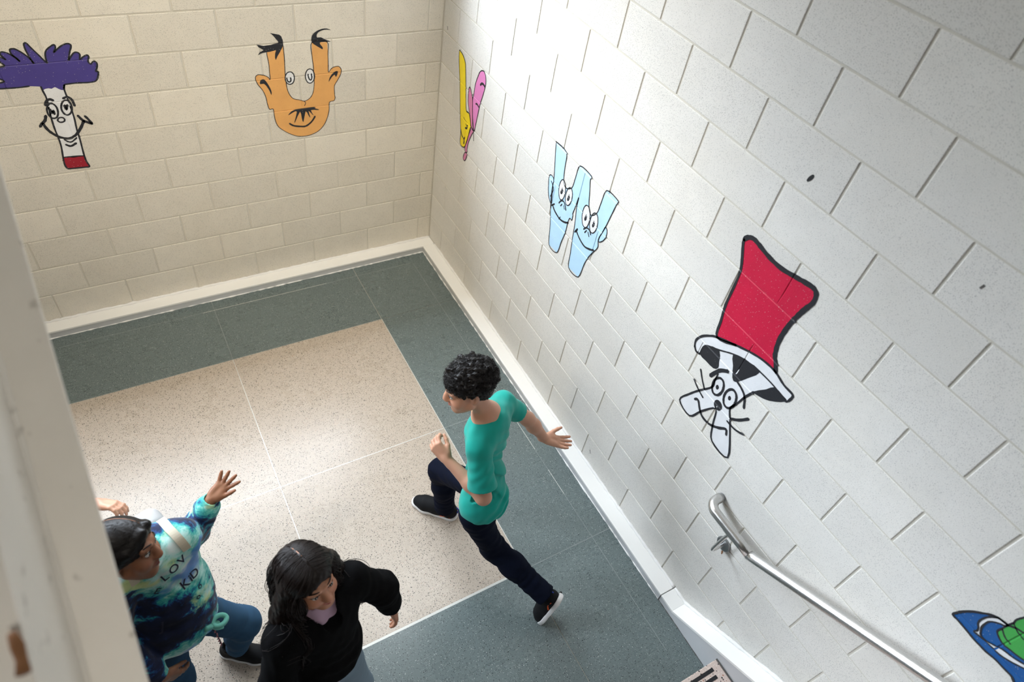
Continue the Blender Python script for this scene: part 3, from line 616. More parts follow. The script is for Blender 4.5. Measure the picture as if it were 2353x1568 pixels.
  ('outline','S','ink',1,[(-1.352,1.692),(-1.448,1.69),(-1.462,1.614),(-1.475,1.546),(-1.506,1.517),(-1.554,1.548),(-1.563,1.617),(-1.576,1.691),(-1.676,1.695),(-1.674,1.672),(-1.694,1.609),(-1.712,1.55),(-1.744,1.513),(-1.783,1.552),(-1.792,1.62),(-1.806,1.7),(-1.898,1.704),(-1.895,1.68),(-1.881,1.6),(-1.868,1.528),(-1.859,1.492),(-1.845,1.434),(-1.857,1.395),(-1.838,1.349),(-1.814,1.299),(-1.796,1.233),(-1.778,1.127),(-1.686,1.118),(-1.67,1.21),(-1.656,1.296),(-1.646,1.382),(-1.627,1.477),(-1.623,1.535),(-1.617,1.479),(-1.609,1.425),(-1.613,1.419),(-1.614,1.386),(-1.596,1.386),(-1.588,1.352),(-1.588,1.289),(-1.574,1.208),(-1.559,1.123),(-1.479,1.118),(-1.449,1.238),(-1.412,1.357),(-1.399,1.422),(-1.394,1.502),(-1.375,1.582),(-1.351,1.679)],0.006,1),
  ('outline','S','ink',1,[(-1.351,1.486),(-1.365,1.504),(-1.394,1.496),(-1.4,1.447),(-1.418,1.36),(-1.393,1.369),(-1.371,1.403),(-1.359,1.444)],0.006,1),
  ('outline','S','ink',1,[(-1.868,1.528),(-1.886,1.518),(-1.891,1.484),(-1.877,1.449),(-1.853,1.425),(-1.848,1.448),(-1.859,1.492)],0.006,1),
  ('eye','P','white',1,[(-1.509,1.504),(-1.511,1.486),(-1.511,1.469),(-1.508,1.453),(-1.503,1.441),(-1.495,1.433),(-1.486,1.43),(-1.477,1.433),(-1.468,1.442),(-1.461,1.455),(-1.455,1.471),(-1.452,1.489),(-1.453,1.507),(-1.456,1.522),(-1.461,1.534),(-1.469,1.542),(-1.478,1.544),(-1.487,1.541),(-1.496,1.532),(-1.503,1.52)],0,0),
  ('eye','P','white',1,[(-1.574,1.505),(-1.575,1.488),(-1.573,1.472),(-1.569,1.458),(-1.562,1.446),(-1.554,1.439),(-1.546,1.436),(-1.537,1.439),(-1.53,1.447),(-1.524,1.459),(-1.52,1.474),(-1.52,1.49),(-1.522,1.507),(-1.526,1.521),(-1.532,1.532),(-1.54,1.539),(-1.549,1.542),(-1.557,1.539),(-1.565,1.531),(-1.571,1.519)],0,0),
  ('eye','P','white',1,[(-1.742,1.501),(-1.746,1.482),(-1.746,1.464),(-1.744,1.447),(-1.738,1.433),(-1.73,1.424),(-1.72,1.421),(-1.709,1.424),(-1.699,1.432),(-1.691,1.446),(-1.684,1.463),(-1.681,1.482),(-1.681,1.5),(-1.683,1.517),(-1.689,1.531),(-1.697,1.539),(-1.707,1.542),(-1.717,1.539),(-1.727,1.531),(-1.736,1.518)],0,0),
  ('eye','P','white',1,[(-1.809,1.507),(-1.811,1.489),(-1.81,1.471),(-1.806,1.455),(-1.799,1.442),(-1.791,1.434),(-1.782,1.431),(-1.772,1.434),(-1.764,1.443),(-1.757,1.456),(-1.752,1.472),(-1.751,1.491),(-1.752,1.508),(-1.756,1.524),(-1.763,1.537),(-1.771,1.544),(-1.78,1.547),(-1.789,1.544),(-1.798,1.536),(-1.804,1.523)],0,0),
  ('outline','S','ink',2,[(-1.509,1.504),(-1.511,1.486),(-1.511,1.469),(-1.508,1.453),(-1.503,1.441),(-1.495,1.433),(-1.486,1.43),(-1.477,1.433),(-1.468,1.442),(-1.461,1.455),(-1.455,1.471),(-1.452,1.489),(-1.453,1.507),(-1.456,1.522),(-1.461,1.534),(-1.469,1.542),(-1.478,1.544),(-1.487,1.541),(-1.496,1.532),(-1.503,1.52)],0.006,1),
  ('outline','S','ink',2,[(-1.574,1.505),(-1.575,1.488),(-1.573,1.472),(-1.569,1.458),(-1.562,1.446),(-1.554,1.439),(-1.546,1.436),(-1.537,1.439),(-1.53,1.447),(-1.524,1.459),(-1.52,1.474),(-1.52,1.49),(-1.522,1.507),(-1.526,1.521),(-1.532,1.532),(-1.54,1.539),(-1.549,1.542),(-1.557,1.539),(-1.565,1.531),(-1.571,1.519)],0.006,1),
  ('outline','S','ink',2,[(-1.742,1.501),(-1.746,1.482),(-1.746,1.464),(-1.744,1.447),(-1.738,1.433),(-1.73,1.424),(-1.72,1.421),(-1.709,1.424),(-1.699,1.432),(-1.691,1.446),(-1.684,1.463),(-1.681,1.482),(-1.681,1.5),(-1.683,1.517),(-1.689,1.531),(-1.697,1.539),(-1.707,1.542),(-1.717,1.539),(-1.727,1.531),(-1.736,1.518)],0.006,1),
  ('outline','S','ink',2,[(-1.809,1.507),(-1.811,1.489),(-1.81,1.471),(-1.806,1.455),(-1.799,1.442),(-1.791,1.434),(-1.782,1.431),(-1.772,1.434),(-1.764,1.443),(-1.757,1.456),(-1.752,1.472),(-1.751,1.491),(-1.752,1.508),(-1.756,1.524),(-1.763,1.537),(-1.771,1.544),(-1.78,1.547),(-1.789,1.544),(-1.798,1.536),(-1.804,1.523)],0.006,1),
  ('pupil','P','ink',2,[(-1.492,1.48),(-1.491,1.471),(-1.486,1.463),(-1.48,1.46),(-1.475,1.462),(-1.472,1.47),(-1.473,1.479),(-1.478,1.487),(-1.484,1.49),(-1.49,1.488)],0,0),
  ('pupil','P','ink',2,[(-1.557,1.482),(-1.556,1.473),(-1.552,1.465),(-1.546,1.462),(-1.54,1.464),(-1.538,1.471),(-1.539,1.481),(-1.543,1.489),(-1.55,1.492),(-1.555,1.489)],0,0),
  ('pupil','P','ink',2,[(-1.723,1.475),(-1.722,1.466),(-1.718,1.458),(-1.713,1.455),(-1.708,1.457),(-1.705,1.464),(-1.706,1.474),(-1.71,1.481),(-1.715,1.484),(-1.72,1.482)],0,0),
  ('pupil','P','ink',2,[(-1.791,1.483),(-1.79,1.474),(-1.786,1.466),(-1.781,1.463),(-1.776,1.465),(-1.773,1.472),(-1.774,1.482),(-1.777,1.489),(-1.783,1.492),(-1.788,1.49)],0,0),
  ('pupil','S','ink',2,[(-1.475,1.486),(-1.49,1.49)],0.006,0),
  ('pupil','S','ink',2,[(-1.541,1.488),(-1.556,1.492)],0.006,0),
  ('pupil','S','ink',2,[(-1.707,1.48),(-1.721,1.485)],0.006,0),
  ('pupil','S','ink',2,[(-1.775,1.488),(-1.788,1.492)],0.006,0),
  ('pupil','S','ink',2,[(-1.48,1.499),(-1.484,1.488)],0.005,0),
  ('pupil','S','ink',2,[(-1.545,1.501),(-1.549,1.49)],0.005,0),
  ('pupil','S','ink',2,[(-1.711,1.493),(-1.715,1.482)],0.005,0),
  ('pupil','S','ink',2,[(-1.778,1.501),(-1.783,1.49)],0.005,0),
  ('nose','S','ink',1,[(-1.48,1.403),(-1.497,1.43),(-1.524,1.435),(-1.55,1.405)],0.009,0),
  ('nose','S','ink',1,[(-1.499,1.398),(-1.508,1.414)],0.008,0),
  ('nose','S','ink',1,[(-1.524,1.417),(-1.536,1.401)],0.007,0),
  ('nose','S','ink',1,[(-1.721,1.407),(-1.739,1.429),(-1.764,1.433),(-1.783,1.417)],0.009,0),
  ('nose','S','ink',1,[(-1.735,1.396),(-1.745,1.416)],0.008,0),
  ('nose','S','ink',1,[(-1.758,1.416),(-1.774,1.398)],0.007,0),
  ('smile','S','ink',1,[(-1.432,1.356),(-1.463,1.337),(-1.516,1.325),(-1.561,1.335),(-1.592,1.354)],0.011,0),
  ('smile','S','ink',1,[(-1.422,1.347),(-1.446,1.373)],0.011,0),
  ('smile','S','ink',1,[(-1.511,1.319),(-1.517,1.338)],0.007,0),
  ('smile','S','ink',1,[(-1.669,1.359),(-1.709,1.337),(-1.759,1.325),(-1.799,1.337),(-1.835,1.356)],0.011,0),
  ('smile','S','ink',1,[(-1.661,1.344),(-1.676,1.374)],0.011,0),
  ('ear_mark','S','ink',1,[(-1.377,1.474),(-1.411,1.442),(-1.396,1.389)],0.006,0),
 ]),
 ('painted_letter', 'painted white letter X mural with a face, whiskers and tall red hat', 'R', [
  ('hat_fill','P','crimson',0,[(-2.596,2.007),(-2.607,2.026),(-2.632,2.038),(-2.668,2.033),(-2.722,2.023),(-2.786,2.021),(-2.853,2.034),(-2.898,2.044),(-2.931,2.048),(-2.95,2.036),(-2.957,2.003),(-2.945,1.959),(-2.933,1.906),(-2.925,1.844),(-2.926,1.771),(-2.942,1.711),(-2.96,1.687),(-2.981,1.653),(-2.927,1.652),(-2.867,1.638),(-2.781,1.603),(-2.688,1.558),(-2.668,1.639),(-2.654,1.712),(-2.65,1.8),(-2.644,1.881),(-2.631,1.924),(-2.603,1.984)],0,0),
  ('brim_fill','P','white',0,[(-2.611,1.425),(-2.604,1.457),(-2.622,1.499),(-2.657,1.536),(-2.688,1.558),(-2.781,1.603),(-2.867,1.638),(-2.927,1.652),(-2.981,1.653),(-3.036,1.637),(-3.081,1.635),(-3.089,1.622),(-3.085,1.596),(-3.073,1.583),(-3.011,1.596),(-2.927,1.596),(-2.846,1.583),(-2.788,1.557),(-2.726,1.517),(-2.656,1.474),(-2.65,1.414),(-2.629,1.41)],0,0),
  ('face_fill','P','white',0,[(-2.774,1.421),(-2.808,1.463),(-2.847,1.453),(-2.871,1.469),(-2.91,1.456),(-2.93,1.438),(-2.914,1.369),(-2.902,1.323),(-2.941,1.254),(-3.011,1.103),(-2.909,1.094),(-2.873,1.168),(-2.846,1.256),(-2.792,1.174),(-2.751,1.089),(-2.668,1.109),(-2.698,1.189),(-2.736,1.26),(-2.779,1.331),(-2.776,1.373)],0,0),
  ('brim_under','P','white',0,[(-2.656,1.473),(-2.725,1.518),(-2.789,1.556),(-2.846,1.583),(-2.929,1.6),(-3.011,1.596),(-3.079,1.593),(-3.064,1.564),(-3.022,1.523),(-2.983,1.501),(-2.948,1.492),(-2.929,1.44),(-2.879,1.479),(-2.857,1.453),(-2.838,1.462),(-2.808,1.463),(-2.766,1.436),(-2.742,1.416),(-2.694,1.413),(-2.65,1.415)],0,0),
  ('brim_band','P','ink',1,[(-2.656,1.473),(-2.725,1.518),(-2.752,1.465),(-2.761,1.439),(-2.742,1.416),(-2.694,1.413),(-2.65,1.415)],0,0),
  ('brim_band','P','ink',1,[(-2.789,1.556),(-2.846,1.583),(-2.929,1.6),(-2.898,1.524),(-2.863,1.459),(-2.838,1.462),(-2.814,1.512)],0,0),
  ('brim_band','P','ink',1,[(-3.011,1.596),(-3.054,1.594),(-3.079,1.593),(-3.064,1.564),(-3.022,1.523),(-2.983,1.501),(-2.947,1.494),(-2.986,1.553)],0,0),
  ('outline','S','ink',2,[(-2.596,2.007),(-2.607,2.026),(-2.632,2.038),(-2.668,2.033),(-2.722,2.023),(-2.786,2.021),(-2.853,2.034),(-2.898,2.044),(-2.931,2.048),(-2.95,2.036),(-2.957,2.003),(-2.945,1.959),(-2.933,1.906),(-2.925,1.844),(-2.926,1.771),(-2.942,1.711),(-2.96,1.687),(-2.981,1.653)],0.02,0),
  ('outline','S','ink',2,[(-2.781,1.603),(-2.688,1.558),(-2.668,1.639),(-2.654,1.712),(-2.65,1.8),(-2.644,1.881),(-2.631,1.924),(-2.603,1.984),(-2.596,2.007)],0.013,0),
  ('outline','S','ink',2,[(-2.611,1.425),(-2.604,1.457),(-2.622,1.499),(-2.657,1.536),(-2.688,1.558),(-2.781,1.603),(-2.867,1.638),(-2.927,1.652),(-2.981,1.653),(-3.036,1.637),(-3.081,1.635),(-3.089,1.622),(-3.085,1.596)],0.011,0),
  ('outline','S','ink',2,[(-2.611,1.425),(-2.629,1.41),(-2.65,1.414)],0.011,0),
  ('outline','S','ink',2,[(-2.65,1.414),(-2.656,1.474),(-2.726,1.517),(-2.788,1.557),(-2.846,1.583),(-2.927,1.596),(-3.011,1.596),(-3.073,1.583),(-3.083,1.593)],0.007,0),
  ('outline','S','ink',2,[(-2.93,1.438),(-2.914,1.369),(-2.902,1.323),(-2.941,1.254),(-3.011,1.103),(-2.909,1.094),(-2.873,1.168),(-2.846,1.256),(-2.792,1.174),(-2.751,1.089),(-2.668,1.109),(-2.698,1.189),(-2.736,1.26),(-2.779,1.331),(-2.776,1.373)],0.01,0),
  ('outline','S','ink',2,[(-2.951,1.495),(-2.93,1.439)],0.011,0),
  ('outline','S','ink',2,[(-2.868,1.466),(-2.902,1.456),(-2.93,1.435),(-2.951,1.389)],0.012,0),
  ('outline','S','ink',2,[(-2.776,1.373),(-2.774,1.416)],0.008,0),
  ('eye','P','white',1,[(-2.827,1.382),(-2.83,1.368),(-2.83,1.353),(-2.827,1.339),(-2.822,1.326),(-2.815,1.318),(-2.806,1.313),(-2.797,1.313),(-2.789,1.319),(-2.782,1.328),(-2.777,1.341),(-2.774,1.356),(-2.774,1.371),(-2.777,1.385),(-2.783,1.397),(-2.79,1.405),(-2.798,1.409),(-2.807,1.409),(-2.815,1.404),(-2.822,1.395)],0,0),
  ('eye','P','white',1,[(-2.904,1.388),(-2.907,1.373),(-2.908,1.356),(-2.905,1.341),(-2.9,1.328),(-2.892,1.318),(-2.883,1.313),(-2.873,1.314),(-2.864,1.319),(-2.857,1.329),(-2.851,1.343),(-2.848,1.359),(-2.848,1.375),(-2.851,1.39),(-2.857,1.403),(-2.864,1.412),(-2.873,1.417),(-2.882,1.416),(-2.891,1.411),(-2.899,1.401)],0,0),
  ('outline','S','ink',2,[(-2.827,1.382),(-2.83,1.368),(-2.83,1.353),(-2.827,1.339),(-2.822,1.326),(-2.815,1.318),(-2.806,1.313),(-2.797,1.313),(-2.789,1.319),(-2.782,1.328),(-2.777,1.341),(-2.774,1.356),(-2.774,1.371),(-2.777,1.385),(-2.783,1.397),(-2.79,1.405),(-2.798,1.409),(-2.807,1.409),(-2.815,1.404),(-2.822,1.395)],0.012,1),
  ('outline','S','ink',2,[(-2.904,1.388),(-2.907,1.373),(-2.908,1.356),(-2.905,1.341),(-2.9,1.328),(-2.892,1.318),(-2.883,1.313),(-2.873,1.314),(-2.864,1.319),(-2.857,1.329),(-2.851,1.343),(-2.848,1.359),(-2.848,1.375),(-2.851,1.39),(-2.857,1.403),(-2.864,1.412),(-2.873,1.417),(-2.882,1.416),(-2.891,1.411),(-2.899,1.401)],0.012,1),
  ('pupil','P','ink',2,[(-2.808,1.363),(-2.81,1.356),(-2.809,1.349),(-2.805,1.344),(-2.8,1.344),(-2.795,1.349),(-2.793,1.356),(-2.794,1.363),(-2.798,1.368),(-2.803,1.367)],0,0),
  ('pupil','P','ink',2,[(-2.881,1.373),(-2.883,1.366),(-2.882,1.359),(-2.878,1.355),(-2.873,1.355),(-2.869,1.359),(-2.867,1.366),(-2.868,1.373),(-2.871,1.377),(-2.876,1.377)],0,0),
  ('nose','P','ink',2,[(-2.857,1.305),(-2.865,1.297),(-2.869,1.286),(-2.868,1.274),(-2.864,1.264),(-2.855,1.258),(-2.845,1.256),(-2.835,1.26),(-2.827,1.268),(-2.823,1.279),(-2.824,1.291),(-2.829,1.301),(-2.837,1.307),(-2.847,1.308)],0,0),
  ('brow','S','ink',2,[(-2.746,1.372),(-2.772,1.434),(-2.808,1.468)],0.018,0),
  ('whisker','S','ink',2,[(-2.69,1.354),(-2.719,1.319),(-2.753,1.285)],0.009,0),
  ('whisker','S','ink',2,[(-2.683,1.279),(-2.721,1.258),(-2.766,1.242)],0.009,0),
  ('whisker','S','ink',2,[(-2.925,1.283),(-2.962,1.319),(-2.994,1.367)],0.013,0),
  ('whisker','S','ink',2,[(-2.919,1.259),(-2.967,1.26),(-3.013,1.279)],0.01,0),
  ('smile','S','ink',2,[(-2.734,1.193),(-2.751,1.207),(-2.779,1.175),(-2.808,1.154),(-2.855,1.156),(-2.9,1.185),(-2.934,1.218),(-2.949,1.195)],0.013,0),
 ]),
 ('painted_letter', 'painted blue and green mural shape with white curl above the handrail', 'R', [
  ('blue_fill','P','blue',0,[(-3.93,1.461),(-3.932,1.482),(-3.937,1.502),(-3.95,1.533),(-3.963,1.554),(-3.981,1.58),(-3.998,1.595),(-4.013,1.6),(-4.028,1.604),(-4.05,1.622),(-4.094,1.631),(-4.155,1.618),(-4.216,1.561),(-4.236,1.47),(-4.212,1.444),(-4.179,1.446),(-4.159,1.455),(-4.145,1.464),(-4.13,1.464),(-4.112,1.463),(-4.088,1.463),(-4.059,1.456),(-4.037,1.455),(-4.018,1.454),(-3.99,1.457),(-3.954,1.46)],0,0),
  ('curl_fill','P','white',1,[(-3.998,1.478),(-4,1.492),(-3.995,1.505),(-3.986,1.515),(-3.981,1.53),(-3.981,1.549),(-3.984,1.567),(-3.991,1.582),(-4.001,1.596),(-4.013,1.601),(-4.027,1.604),(-4.024,1.592),(-4.013,1.583),(-4.001,1.568),(-3.995,1.554),(-3.995,1.534),(-3.998,1.517),(-4.004,1.504),(-4.013,1.491),(-4.024,1.488),(-4.038,1.492),(-4.057,1.504),(-4.074,1.516),(-4.095,1.522),(-4.113,1.529),(-4.143,1.546),(-4.151,1.535),(-4.133,1.522),(-4.114,1.508),(-4.088,1.494),(-4.071,1.49),(-4.055,1.489),(-4.036,1.485),(-4.016,1.482)],0,0),
  ('green_fill','P','green',2,[(-4.027,1.554),(-4.027,1.578),(-4.027,1.605),(-4.029,1.626),(-4.026,1.639),(-4.027,1.655),(-4.034,1.679),(-4.058,1.7),(-4.1,1.689),(-4.141,1.647),(-4.153,1.589),(-4.133,1.558),(-4.12,1.55),(-4.103,1.543),(-4.081,1.538),(-4.066,1.533),(-4.052,1.536),(-4.04,1.542)],0,0),
  ('outline','S','ink',3,[(-3.93,1.461),(-3.932,1.482),(-3.937,1.502),(-3.95,1.533),(-3.963,1.554),(-3.981,1.58),(-3.998,1.595),(-4.013,1.6),(-4.028,1.604),(-4.05,1.622),(-4.094,1.631),(-4.155,1.618),(-4.216,1.561),(-4.236,1.47),(-4.212,1.444),(-4.179,1.446),(-4.159,1.455),(-4.145,1.464),(-4.13,1.464),(-4.112,1.463),(-4.088,1.463),(-4.059,1.456),(-4.037,1.455),(-4.018,1.454),(-3.99,1.457),(-3.954,1.46)],0.008,1),
  ('outline','S','ink',3,[(-3.998,1.478),(-4,1.492),(-3.995,1.505),(-3.986,1.515),(-3.981,1.53),(-3.981,1.549),(-3.984,1.567),(-3.991,1.582),(-4.001,1.596),(-4.013,1.601),(-4.027,1.604),(-4.024,1.592),(-4.013,1.583),(-4.001,1.568),(-3.995,1.554),(-3.995,1.534),(-3.998,1.517),(-4.004,1.504),(-4.013,1.491),(-4.024,1.488),(-4.038,1.492),(-4.057,1.504),(-4.074,1.516),(-4.095,1.522),(-4.113,1.529),(-4.143,1.546),(-4.151,1.535),(-4.133,1.522),(-4.114,1.508),(-4.088,1.494),(-4.071,1.49),(-4.055,1.489),(-4.036,1.485),(-4.016,1.482)],0.006,1),
  ('outline','S','ink',3,[(-4.027,1.554),(-4.027,1.578),(-4.027,1.605),(-4.029,1.626),(-4.026,1.639),(-4.027,1.655),(-4.034,1.679),(-4.058,1.7),(-4.1,1.689),(-4.141,1.647),(-4.153,1.589),(-4.133,1.558),(-4.12,1.55),(-4.103,1.543),(-4.081,1.538),(-4.066,1.533),(-4.052,1.536),(-4.04,1.542)],0.006,1),
  ('outline','S','ink',3,[(-4.028,1.576),(-4.038,1.567),(-4.053,1.558),(-4.071,1.556)],0.005,0),
  ('outline','S','ink',3,[(-4.029,1.626),(-4.04,1.619),(-4.056,1.611),(-4.076,1.608)],0.005,0),
 ]),
]
# ------------------------------------------------------------------ murals painted over blocks and joints
def groove(wall, a, b):
    k = round((b - ZB) / CH); d = abs(b - bed(k))
    if d < JW / 2 + 2e-4: return max(0.0, 1 - d / (JW / 2))
    c = math.floor((b - ZB) / CH) + 1
    off = head_off(wall, c); n = round((-a - off) / BL); d2 = abs(-a - off - n * BL)
    return max(0.0, 1 - d2 / (JW / 2))

def cut_joints(bm, wall):
    zs = [v.co.y for v in bm.verts]; xs = [v.co.x for v in bm.verts]
    k0 = math.floor((min(zs) - ZB) / CH); k1 = math.ceil((max(zs) - ZB) / CH)
    for k in range(k0, k1 + 1):
        for dz in (-JW / 2, 0, JW / 2):
            g = list(bm.verts) + list(bm.edges) + list(bm.faces)
            bmesh.ops.bisect_plane(bm, geom=g, dist=1e-6, plane_co=(0, bed(k) + dz, 0), plane_no=(0, 1, 0))
    for c in range(k0, k1 + 2):
        off = head_off(wall, c)
        n0 = math.floor((-max(xs) - off) / BL); n1 = math.ceil((-min(xs) - off) / BL)
        for n in range(n0, n1 + 1):
            for dx in (-JW / 2, 0, JW / 2):
                a = -(off + n * BL) + dx
                if a < min(xs) or a > max(xs): continue
                fs = [f for f in bm.faces if bed(c - 1) + JW / 2 - 1e-5 < f.calc_center_median().y < bed(c) - JW / 2 + 1e-5]
                if not fs: continue
                g = set(fs)
                for f in fs: g.update(f.edges); g.update(f.verts)
                bmesh.ops.bisect_plane(bm, geom=list(g), dist=1e-6, plane_co=(a, 0, 0), plane_no=(1, 0, 0))

def paint_piece(name, wall, kind, pts, width, closed, layer, mat, parent):
    bm = bmesh.new()
    if kind == 'P':
        P = catmull(pts, 2, True) if len(pts) < 24 and len(pts) > 6 else [np.array(p) for p in pts]
        vs = [bm.verts.new((p[0], p[1], 0)) for p in P]
        es = [bm.edges.new((vs[i], vs[(i + 1) % len(vs)])) for i in range(len(vs))]
        bmesh.ops.triangle_fill(bm, use_beauty=True, use_dissolve=False, edges=es)
    else:
        P = catmull(pts, 4, bool(closed)); n = len(P)
        L = []
        for i in range(n):
            a = P[(i - 1) % n] if closed else P[max(i - 1, 0)]; b = P[(i + 1) % n] if closed else P[min(i + 1, n - 1)]
            d = b - a; q = np.array([-d[1], d[0]]); q /= max(np.linalg.norm(q), 1e-9)
            w = width / 2 * random.uniform(0.86, 1.12)
            L.append((bm.verts.new((*(P[i] + q * w), 0)), bm.verts.new((*(P[i] - q * w), 0))))
        if not closed:
            for sgn, (va, vb), p, pn in ((1, L[0], P[0], P[1]), (-1, L[-1], P[-1], P[-2])):
                t = p - pn; t = t / max(np.linalg.norm(t), 1e-9) * width * 0.45
                tip = bm.verts.new((*(p + t), 0)); bm.faces.new((va, vb, tip) if sgn > 0 else (vb, va, tip))
        for i in range(n if closed else n - 1):
            (a, b), (c, d) = L[i], L[(i + 1) % n]
            bm.faces.new((a, b, d, c))
    cut_joints(bm, wall)
    bmesh.ops.triangulate(bm, faces=bm.faces)
    dep = 0.0007 + 0.0005 * layer
    for v in bm.verts:
        a, b = v.co.x, v.co.y
        g = -dep + (JD - 0.0008) * groove(wall, a, b)
        v.co = Vector((a, g, b)) if wall == 'B' else Vector((g, a, b))
    bmesh.ops.recalc_face_normals(bm, faces=bm.faces)
    bm.normal_update()
    want = Vector((0, -1, 0)) if wall == 'B' else Vector((-1, 0, 0))
    fl = [f for f in bm.faces if f.normal.dot(want) < 0]
    if fl: bmesh.ops.reverse_faces(bm, faces=fl)
    return bm_obj(name, bm, mat, parent)

for name, label, wall, items in MURALS:
    A = np.array([p for it in items for p in it[4]])
    ca, cb = (A[:, 0].min() + A[:, 0].max()) / 2, A[:, 1].min()
    root = thing(name, label, 'mural', (ca, -0.001, cb) if wall == 'B' else (-0.001, ca, cb))
    for part, kind, colr, layer, pts, wid, closed in items:
        paint_piece(part, wall, kind, pts, wid, closed, layer, PM[colr], root)
# pen tick and scuffs on the right wall, smudges low on the walls
# ------------------------------------------------------------------ modelling people: blended distance fields turned into meshes
def V3(*a): return np.array(a, dtype=np.float64)
def unit(v): v = np.asarray(v, float); return v / max(np.linalg.norm(v), 1e-9)
class Vol:
    def __init__(s, lo, hi, h):
        s.h = h; s.lo = np.array(lo, float)
        n = np.ceil((np.array(hi) - s.lo) / h).astype(int) + 1
        s.ax = [(s.lo[i] + h * np.arange(n[i])).astype(np.float32) for i in range(3)]
        s.n = n; s.D = np.full(n, 0.5, np.float32)
    def win(s, lo, hi):
        sl = []
        for i in range(3):
            a = int(max(0, math.floor((lo[i] - s.lo[i]) / s.h))); b = int(min(s.n[i], math.ceil((hi[i] - s.lo[i]) / s.h) + 1))
            if b <= a: return None
            sl.append(slice(a, b))
        return tuple(sl)
    def grid(s, sl): return s.ax[0][sl[0]][:, None, None], s.ax[1][sl[1]][None, :, None], s.ax[2][sl[2]][None, None, :]
    def blend(s, sl, d, k, op):
        A = s.D[sl]
        if op == 'add':
            if k > 0:
                hh = np.clip(0.5 + 0.5 * (A - d) / k, 0, 1); s.D[sl] = A + (d - A) * hh - k * hh * (1 - hh)
            else: s.D[sl] = np.minimum(A, d)
        elif op == 'sub':
            if k > 0:
                hh = np.clip(0.5 - 0.5 * (A + d) / k, 0, 1); s.D[sl] = A + (-d - A) * hh + k * hh * (1 - hh)
            else: s.D[sl] = np.maximum(A, -d)
    def cone(s, a, b, ra, rb, k=0.02, op='add'):
        a = np.asarray(a, float); b = np.asarray(b, float); r = max(ra, rb) + k + 0.025
        sl = s.win(np.minimum(a, b) - r, np.maximum(a, b) + r)
        if sl is None: return s
        X, Y, Z = s.grid(sl); ba = b - a; L2 = max(ba @ ba, 1e-9)
        px, py, pz = X - a[0], Y - a[1], Z - a[2]
        t = np.clip((px * ba[0] + py * ba[1] + pz * ba[2]) / L2, 0, 1)
        d = np.sqrt((px - t * ba[0]) ** 2 + (py - t * ba[1]) ** 2 + (pz - t * ba[2]) ** 2) - (ra + (rb - ra) * t)
        s.blend(sl, d, k, op); return s
    def chain(s, pts, rs, k=0.02, op='add'):
        for i in range(len(pts) - 1): s.cone(pts[i], pts[i + 1], rs[i], rs[i + 1], k, op)
        return s
    def ell(s, c, r, fr=None, k=0.02, op='add'):
        c = np.asarray(c, float); fr = np.eye(3) if fr is None else np.asarray(fr, float)   # rows: local axes
        R = max(r) + k + 0.025; sl = s.win(c - R, c + R)
        if sl is None: return s
        X, Y, Z = s.grid(sl); px, py, pz = X - c[0], Y - c[1], Z - c[2]
        q = [(px * fr[i][0] + py * fr[i][1] + pz * fr[i][2]) for i in range(3)]
        k0 = np.sqrt(sum((q[i] / r[i]) ** 2 for i in range(3))); k1 = np.sqrt(sum((q[i] / r[i] ** 2) ** 2 for i in range(3)))
        d = k0 * (k0 - 1) / np.maximum(k1, 1e-6)
        s.blend(sl, d, k, op); return s
    def box(s, c, r, fr, rnd, k=0.0, op='add'):
        c = np.asarray(c, float); fr = np.asarray(fr, float); R = float(np.linalg.norm(r)) + rnd + k + 0.02
        sl = s.win(c - R, c + R)
        if sl is None: return s
        X, Y, Z = s.grid(sl); px, py, pz = X - c[0], Y - c[1], Z - c[2]
        q = [np.abs(px * fr[i][0] + py * fr[i][1] + pz * fr[i][2]) - (r[i] - rnd) for i in range(3)]
        d = np.sqrt(sum(np.maximum(x, 0) ** 2 for x in q)) + np.minimum(np.maximum(np.maximum(q[0], q[1]), q[2]), 0) - rnd
        s.blend(sl, d, k, op); return s
    def plane(s, p, n, k=0.0):
        """keep the side the normal points away from"""
        n = unit(n); X, Y, Z = s.grid((slice(None),) * 3)
        d = (X - p[0]) * n[0] + (Y - p[1]) * n[1] + (Z - p[2]) * n[2]
        s.D = np.maximum(s.D, d.astype(np.float32)); return s
    def ripple(s, amp, wl, seed, stretch=(1, 1, 1), n=7):
        rg = np.random.RandomState(seed); X, Y, Z = s.grid((slice(None),) * 3)
        m = np.abs(s.D) < 0.03
        idx = np.argwhere(m)
        if len(idx) == 0: return s
        P = np.stack([s.ax[i][idx[:, i]] for i in range(3)], 1)
        v = np.zeros(len(P), np.float32)
        for i in range(n):
            d = unit(rg.normal(size=3) * np.array(stretch)); w = wl * rg.uniform(0.6, 1.6)
            v += np.sin((P @ d) * (2 * PI / w) + rg.uniform(0, 6.28)).astype(np.float32)
        s.D[m] += amp * v / math.sqrt(n); return s
    def folds(s, c, dr, rad, wl, amp, ph=0.0, curve=0.0):
        """localised cloth folds: ridges across direction dr, fading with distance from c"""
        c = np.asarray(c, float); sl = s.win(c - rad * 1.6, c + rad * 1.6)
        if sl is None: return s
        X, Y, Z = s.grid(sl); dr = unit(dr); px, py, pz = X - c[0], Y - c[1], Z - c[2]
        r2 = (px * px + py * py + pz * pz) / rad ** 2
        t = px * dr[0] + py * dr[1] + pz * dr[2] + curve * r2
        w = np.sin(t * (2 * PI / wl) + ph); w = np.sign(w) * np.abs(w) ** 0.8
        s.D[sl] += (amp * w * np.exp(-r2 * 1.6)).astype(np.float32); return s
